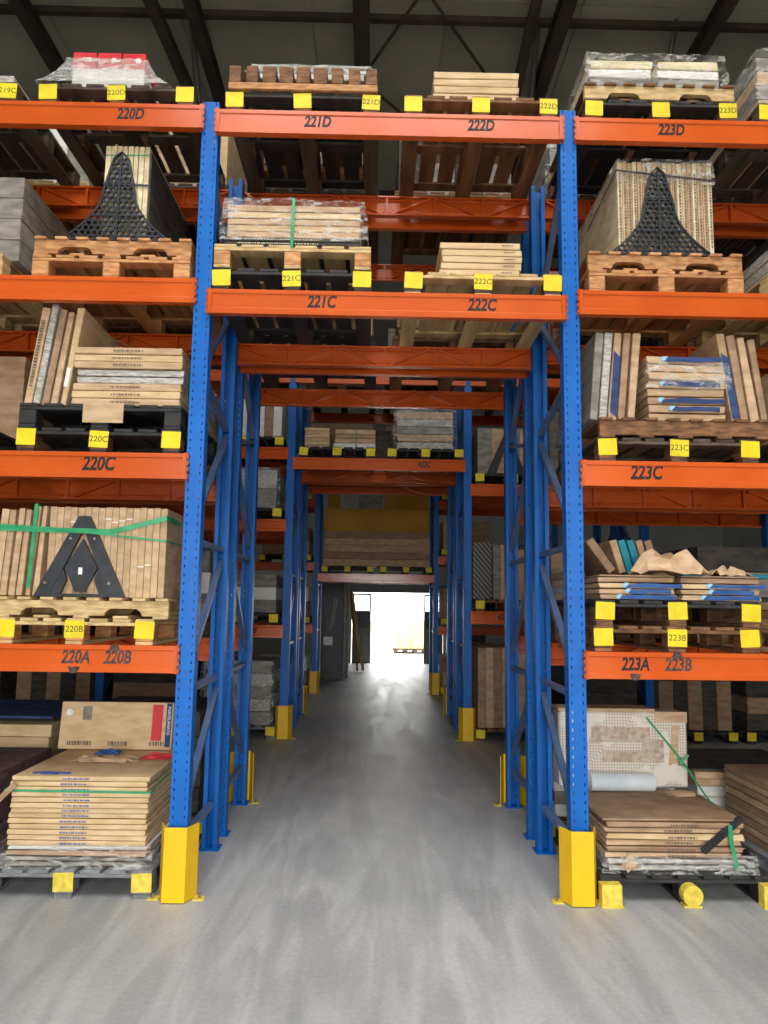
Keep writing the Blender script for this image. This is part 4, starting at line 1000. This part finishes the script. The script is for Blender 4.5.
for r in (2, 3, 4, 5):
    for bn in ('left', 'tunnel', 'right') + (('far left', 'far right') if r == 3 else ()):
        lv = dict(LV[(bn, r)])
        if bn != 'tunnel': lv = {'floor': 0., **lv}
        names = list(lv)
        for i, ln in enumerate(names):
            zl = lv[ln]; nxt = lv[names[i+1]] if i+1 < len(names) else zl+.95
            for slot in ('left', 'right'):
                key = (r, bn, ln, slot)
                inner = (bn == 'tunnel') or (bn == 'left' and slot == 'right') or (bn == 'right' and slot == 'left')
                if r in (4,5) and not inner: continue
                if r == 5 and bn == 'tunnel': continue
                if r == 2 and ln == 'floor' and bn == 'right' and slot == 'right': continue
                if key in SPEC:
                    s = SPEC[key]
                    if s: generic(r, bn, ln, zl, slot, s[0], s[1], s[2], s[3]/.88, True, s[4])
                    continue
                hm = min(.62, nxt-zl-BPH-BH-.1) if nxt-zl > .5 else .4
                if r == 2 and ln == 'top': hm = .78  # unseen top loads, made tall to block roof daylight spilling into the aisle
                if r == 2 and bn == 'tunnel' and ln == 'third': hm = .3
                generic(r, bn, ln, zl, slot, hmax=hm, marks=(r != 2))
block_pallet(2.74, 1.11, 0, 'pallet of white boxes on the floor behind the right stack', 'wooddark', d=1.0)
flat_stack(2.29, 2.75, 1.16, 2.0, BPH, 3, .075, 'white', 'white box', 'low stack behind the right floor stack', GB, name='carton')
flat_stack(2.27, 2.77, 1.15, 2.02, BPH+.227, 2, .05, 'tan', 'tan box', 'on the white boxes behind the right floor stack', GB, name='carton')
one('dark_sheet', cbox(.95, .8, .012, M['darkgrey'], .002, .004, 0, 'dark_sheet'), (2.72, 1.6, BPH+.329), 'dark sheet on top of the white boxes behind the right stack', 'sheet')
one('blue_sheet', cbox(.9, .9, .02, M['navy'], .003, .004, 0, 'blue_sheet'), (-2.79, 1.62, BPH+.64), 'dusty blue sheet on the cream boxes behind the left floor stack', 'sheet')
# third row, tunnel bay
z = 3.475; yy = ROWS[3][0]
block_pallet(-.54, yy, z, 'black pallet above the tunnel, third row, left half', 'woodblack', markers=['','',''])
block_pallet(.585, yy, z, 'black pallet above the tunnel, third row, right half', 'woodblack', markers=['','',''])
zz = z+BPH
flat_stack(-.97, -.64, yy+.1, yy+.8, zz, 6, .045, ['tan','cream'], 'pinkish carton', 'far left on the tunnel beam of the third row', GB, name='carton')
flat_stack(-.60, -.05, yy+.1, yy+.8, zz, 1, .07, 'white', 'white slab box', 'under the brown cartons above the tunnel, third row', None)
flat_stack(-.58, -.05, yy+.1, yy+.8, zz+.072, 3, .06, ['tan','brown'], 'brown carton', 'middle of the tunnel beam, third row', GB, name='carton')
flat_stack(-.62, .17, yy+.85, yy+1.05, zz, 3, .14, 'darkgrey', 'dark wrapped carton', 'behind the brown cartons, third row tunnel', GB, name='carton')
flat_stack(.21, .96, yy+.08, yy+.95, zz, 5, .10, ['silver','tan','grey'], 'shiny wrapped carton', 'right half of the tunnel beam, third row', GB, name='carton', amp=.02)
shell(.18, .985, yy+.05, yy+.98, zz+.002, zz+.52, 'film', 'glossy film hood above the tunnel, third row', seed=61, amp=.02)
strap_path([(-.3,yy+.09,zz+.27),(-.3,yy+.085,zz+.1),(-.3,yy-.005,zz-.02)], .012, 'green strap down the brown cartons above the tunnel, third row', n_out=(0,-1,0))
# third row, right bay first level: striped board + upright cartons
z = LV[('right',3)]['first']; xc = BAYS['right']-.54
block_pallet(xc, yy, z, 'brown pallet with striped dark panel, third row, right bay', 'woodbrown', markers=['','',''])
zz = z+BPH
one('striped_panel', cbox(.24, .06, .72, M['striped'], .004, 0, 0, 'striped_panel'), (1.32, yy+.1, zz+.001), 'tall dark panel with diagonal stripes, third row, right bay', 'panel')
edge_stack(1.45, 2.15, yy+.06, yy+.7, zz, .72, 7, ['grey','tan'], 'upright grey carton', 'beside the striped panel, third row', GB, name='carton', hj=.1)
edge_stack(1.2, 1.44, yy+.15, yy+.7, zz, .7, 3, ['grey','tan'], 'upright carton', 'behind the striped panel, third row', GB, name='carton', hj=.1)
# dark A bracket and logo on third-row goods
root = empty('a_frame_bracket', (1.62, yy+.03, LV[('right',3)]['second']+BPH)); tag(root, 'dark A-shaped bracket in the third row, right bay', 'bracket')
MB().prism([(-.25,.0),(-.13,.0),(.02,.42),(-.03,.5)], 'y', -.02, 0).build('left_limb', M['black'], root); MB().prism([(.25,.0),(.13,.0),(-.02,.42),(.03,.5)][::-1], 'y', -.021, -.001).build('right_limb', M['black'], root)
# last row, tunnel bay
yy = ROWS[5][0]; z = 2.2
block_pallet(-.54, yy, z, 'dark pallet on the last row beam above the door, left half', 'woodblack', markers=['','',''])
block_pallet(.56, yy, z, 'dark pallet on the last row beam above the door, right half', 'woodblack', markers=['','',''])
zz = z+BPH
flat_stack(-1.0, 1.02, yy+.06, yy+.85, zz, 5, .132, ['tan','brown','tan'], 'long pinkish carton', 'last row above the door', GB, name='carton', amp=.01, jit=.01)
flat_stack(-1.0, 1.02, yy+.12, yy+.8, zz+.664, 1, .44, 'mustard', 'long mustard panel crate', 'above the pinkish cartons, last row', None)
zt = zz+.664+.442
flat_stack(-.95, -.72, yy+.2, yy+.75, zt, 1, .3, 'mustard', 'small mustard carton', 'left on top of the mustard crate, last row', None, name='carton')
flat_stack(-.35, .1, yy+.2, yy+.75, zt, 2, .13, 'grey', 'grey carton', 'middle on top of the mustard crate, last row', GB, name='carton')
flat_stack(.15, 1.0, yy+.15, yy+.75, zt, 1, .3, 'mustard', 'wide mustard carton', 'right on top of the mustard crate, last row', None, name='carton')
# ------------------------------------------------------------------ by the far door
for i, (xx, y_, dx) in enumerate(((-.93, 12.35, .30), (-.90, 12.62, .36), (-.86, 12.9, .42))):
    root = empty('wrapped_slab', (xx, y_, 0)); tag(root, '%s tall dark wrapped panel standing left of the far door' % ('front','middle','rear')[i], 'panel', 'dark panels by the far door')
    link('panel_body', cbox(.48, .2, 2.35-.05*i, M['darkpanel'], .006, .004, i, 'panel_body'), root)
    link('edge_profile', cbox(.03, .2, 2.3, M['grey'], .003, 0, 0, 'edge_profile'), root, (.256, 0, 0))
    if i == 0:
        MB().box(-.1,.1,-.002,0,0,.18).build('paper_label', M['paper'], root, (-.09, -.101, .74))
        mb = MB(); mb.bar((-.05,-.101,1.05),(.04,-.101,1.75),.012,.002); mb.bar((-.0,-.101,1.1),(.09,-.101,1.75),.012,.002); mb.build('scuffed_print', M['printwhite'], root)
for i, (a, b_) in enumerate((((-.40,14.2,0),(-.62,14.5,1.95)), ((-.26,14.3,0),(-.58,14.62,1.95)))):
    a = Vector(a); b_ = Vector(b_); mb = MB(); mb.bar(Vector(), b_-a, .05, .05)
    tag(mb.build('leaning_pole', M['woodpale' if i else 'woodbrown'], None, a+Vector((0,0,.025))), '%s pale pole leaning near the far door' % ('left','right')[i], 'pole', 'leaning poles')
block_pallet(2.3, 14.2, 0, 'pallet of dark goods right of the far door', 'woodblack')
flat_stack(1.85, 2.75, 14.3, 15.2, BPH, 3, .3, ['darkgrey','grey'], 'dark carton', 'right of the far door', GB, name='carton')
# yard: pale yellow wrapped goods on a dark pallet
root = empty('goods_pallet', (1.45, 21.6, -.02)); tag(root, 'dark flat pallet out in the bright yard', 'pallet')
for i in range(5): MB().box(-.75+i*.34,-.61+i*.34,0,1.2,0,.12).build('block', M['wooddark'], root)
MB().box(-.8,.8,0,1.2,.12,.17).build('deck', M['wooddark'], root)
for i, (xx, w2, h2) in enumerate(((-.42,.5,.55),(.08,.46,.95),(.52,.4,.8))):
    o = MB().box(-w2/2,w2/2,0,1.0,0,h2).build('wrapped_goods', M['yellowpile'], None, (1.45+xx, 21.7, .152)); tag(o, '%s pale yellow goods on the yard pallet' % ('low left','tall middle','right')[i], 'goods', 'yellow goods in the yard')
MB_ = MB().box(-14, 14, 0, .3, 0, .5).build('yard_kerb', M['yellowpile'], None, (0, 40, -.02)); MB_['kind'] = 'structure'
dup = {k: v for k, v in SEEN.items() if len(v) > 1}
if dup: print('DUPLICATE LABELS', len(dup), list(dup)[:12])
lw = [k for k in SEEN if not 4 <= len(k.split()) <= 16]
if lw: print('LABEL LENGTH', len(lw), lw[:10])
print('OBJECT COUNT', len(bpy.data.objects))
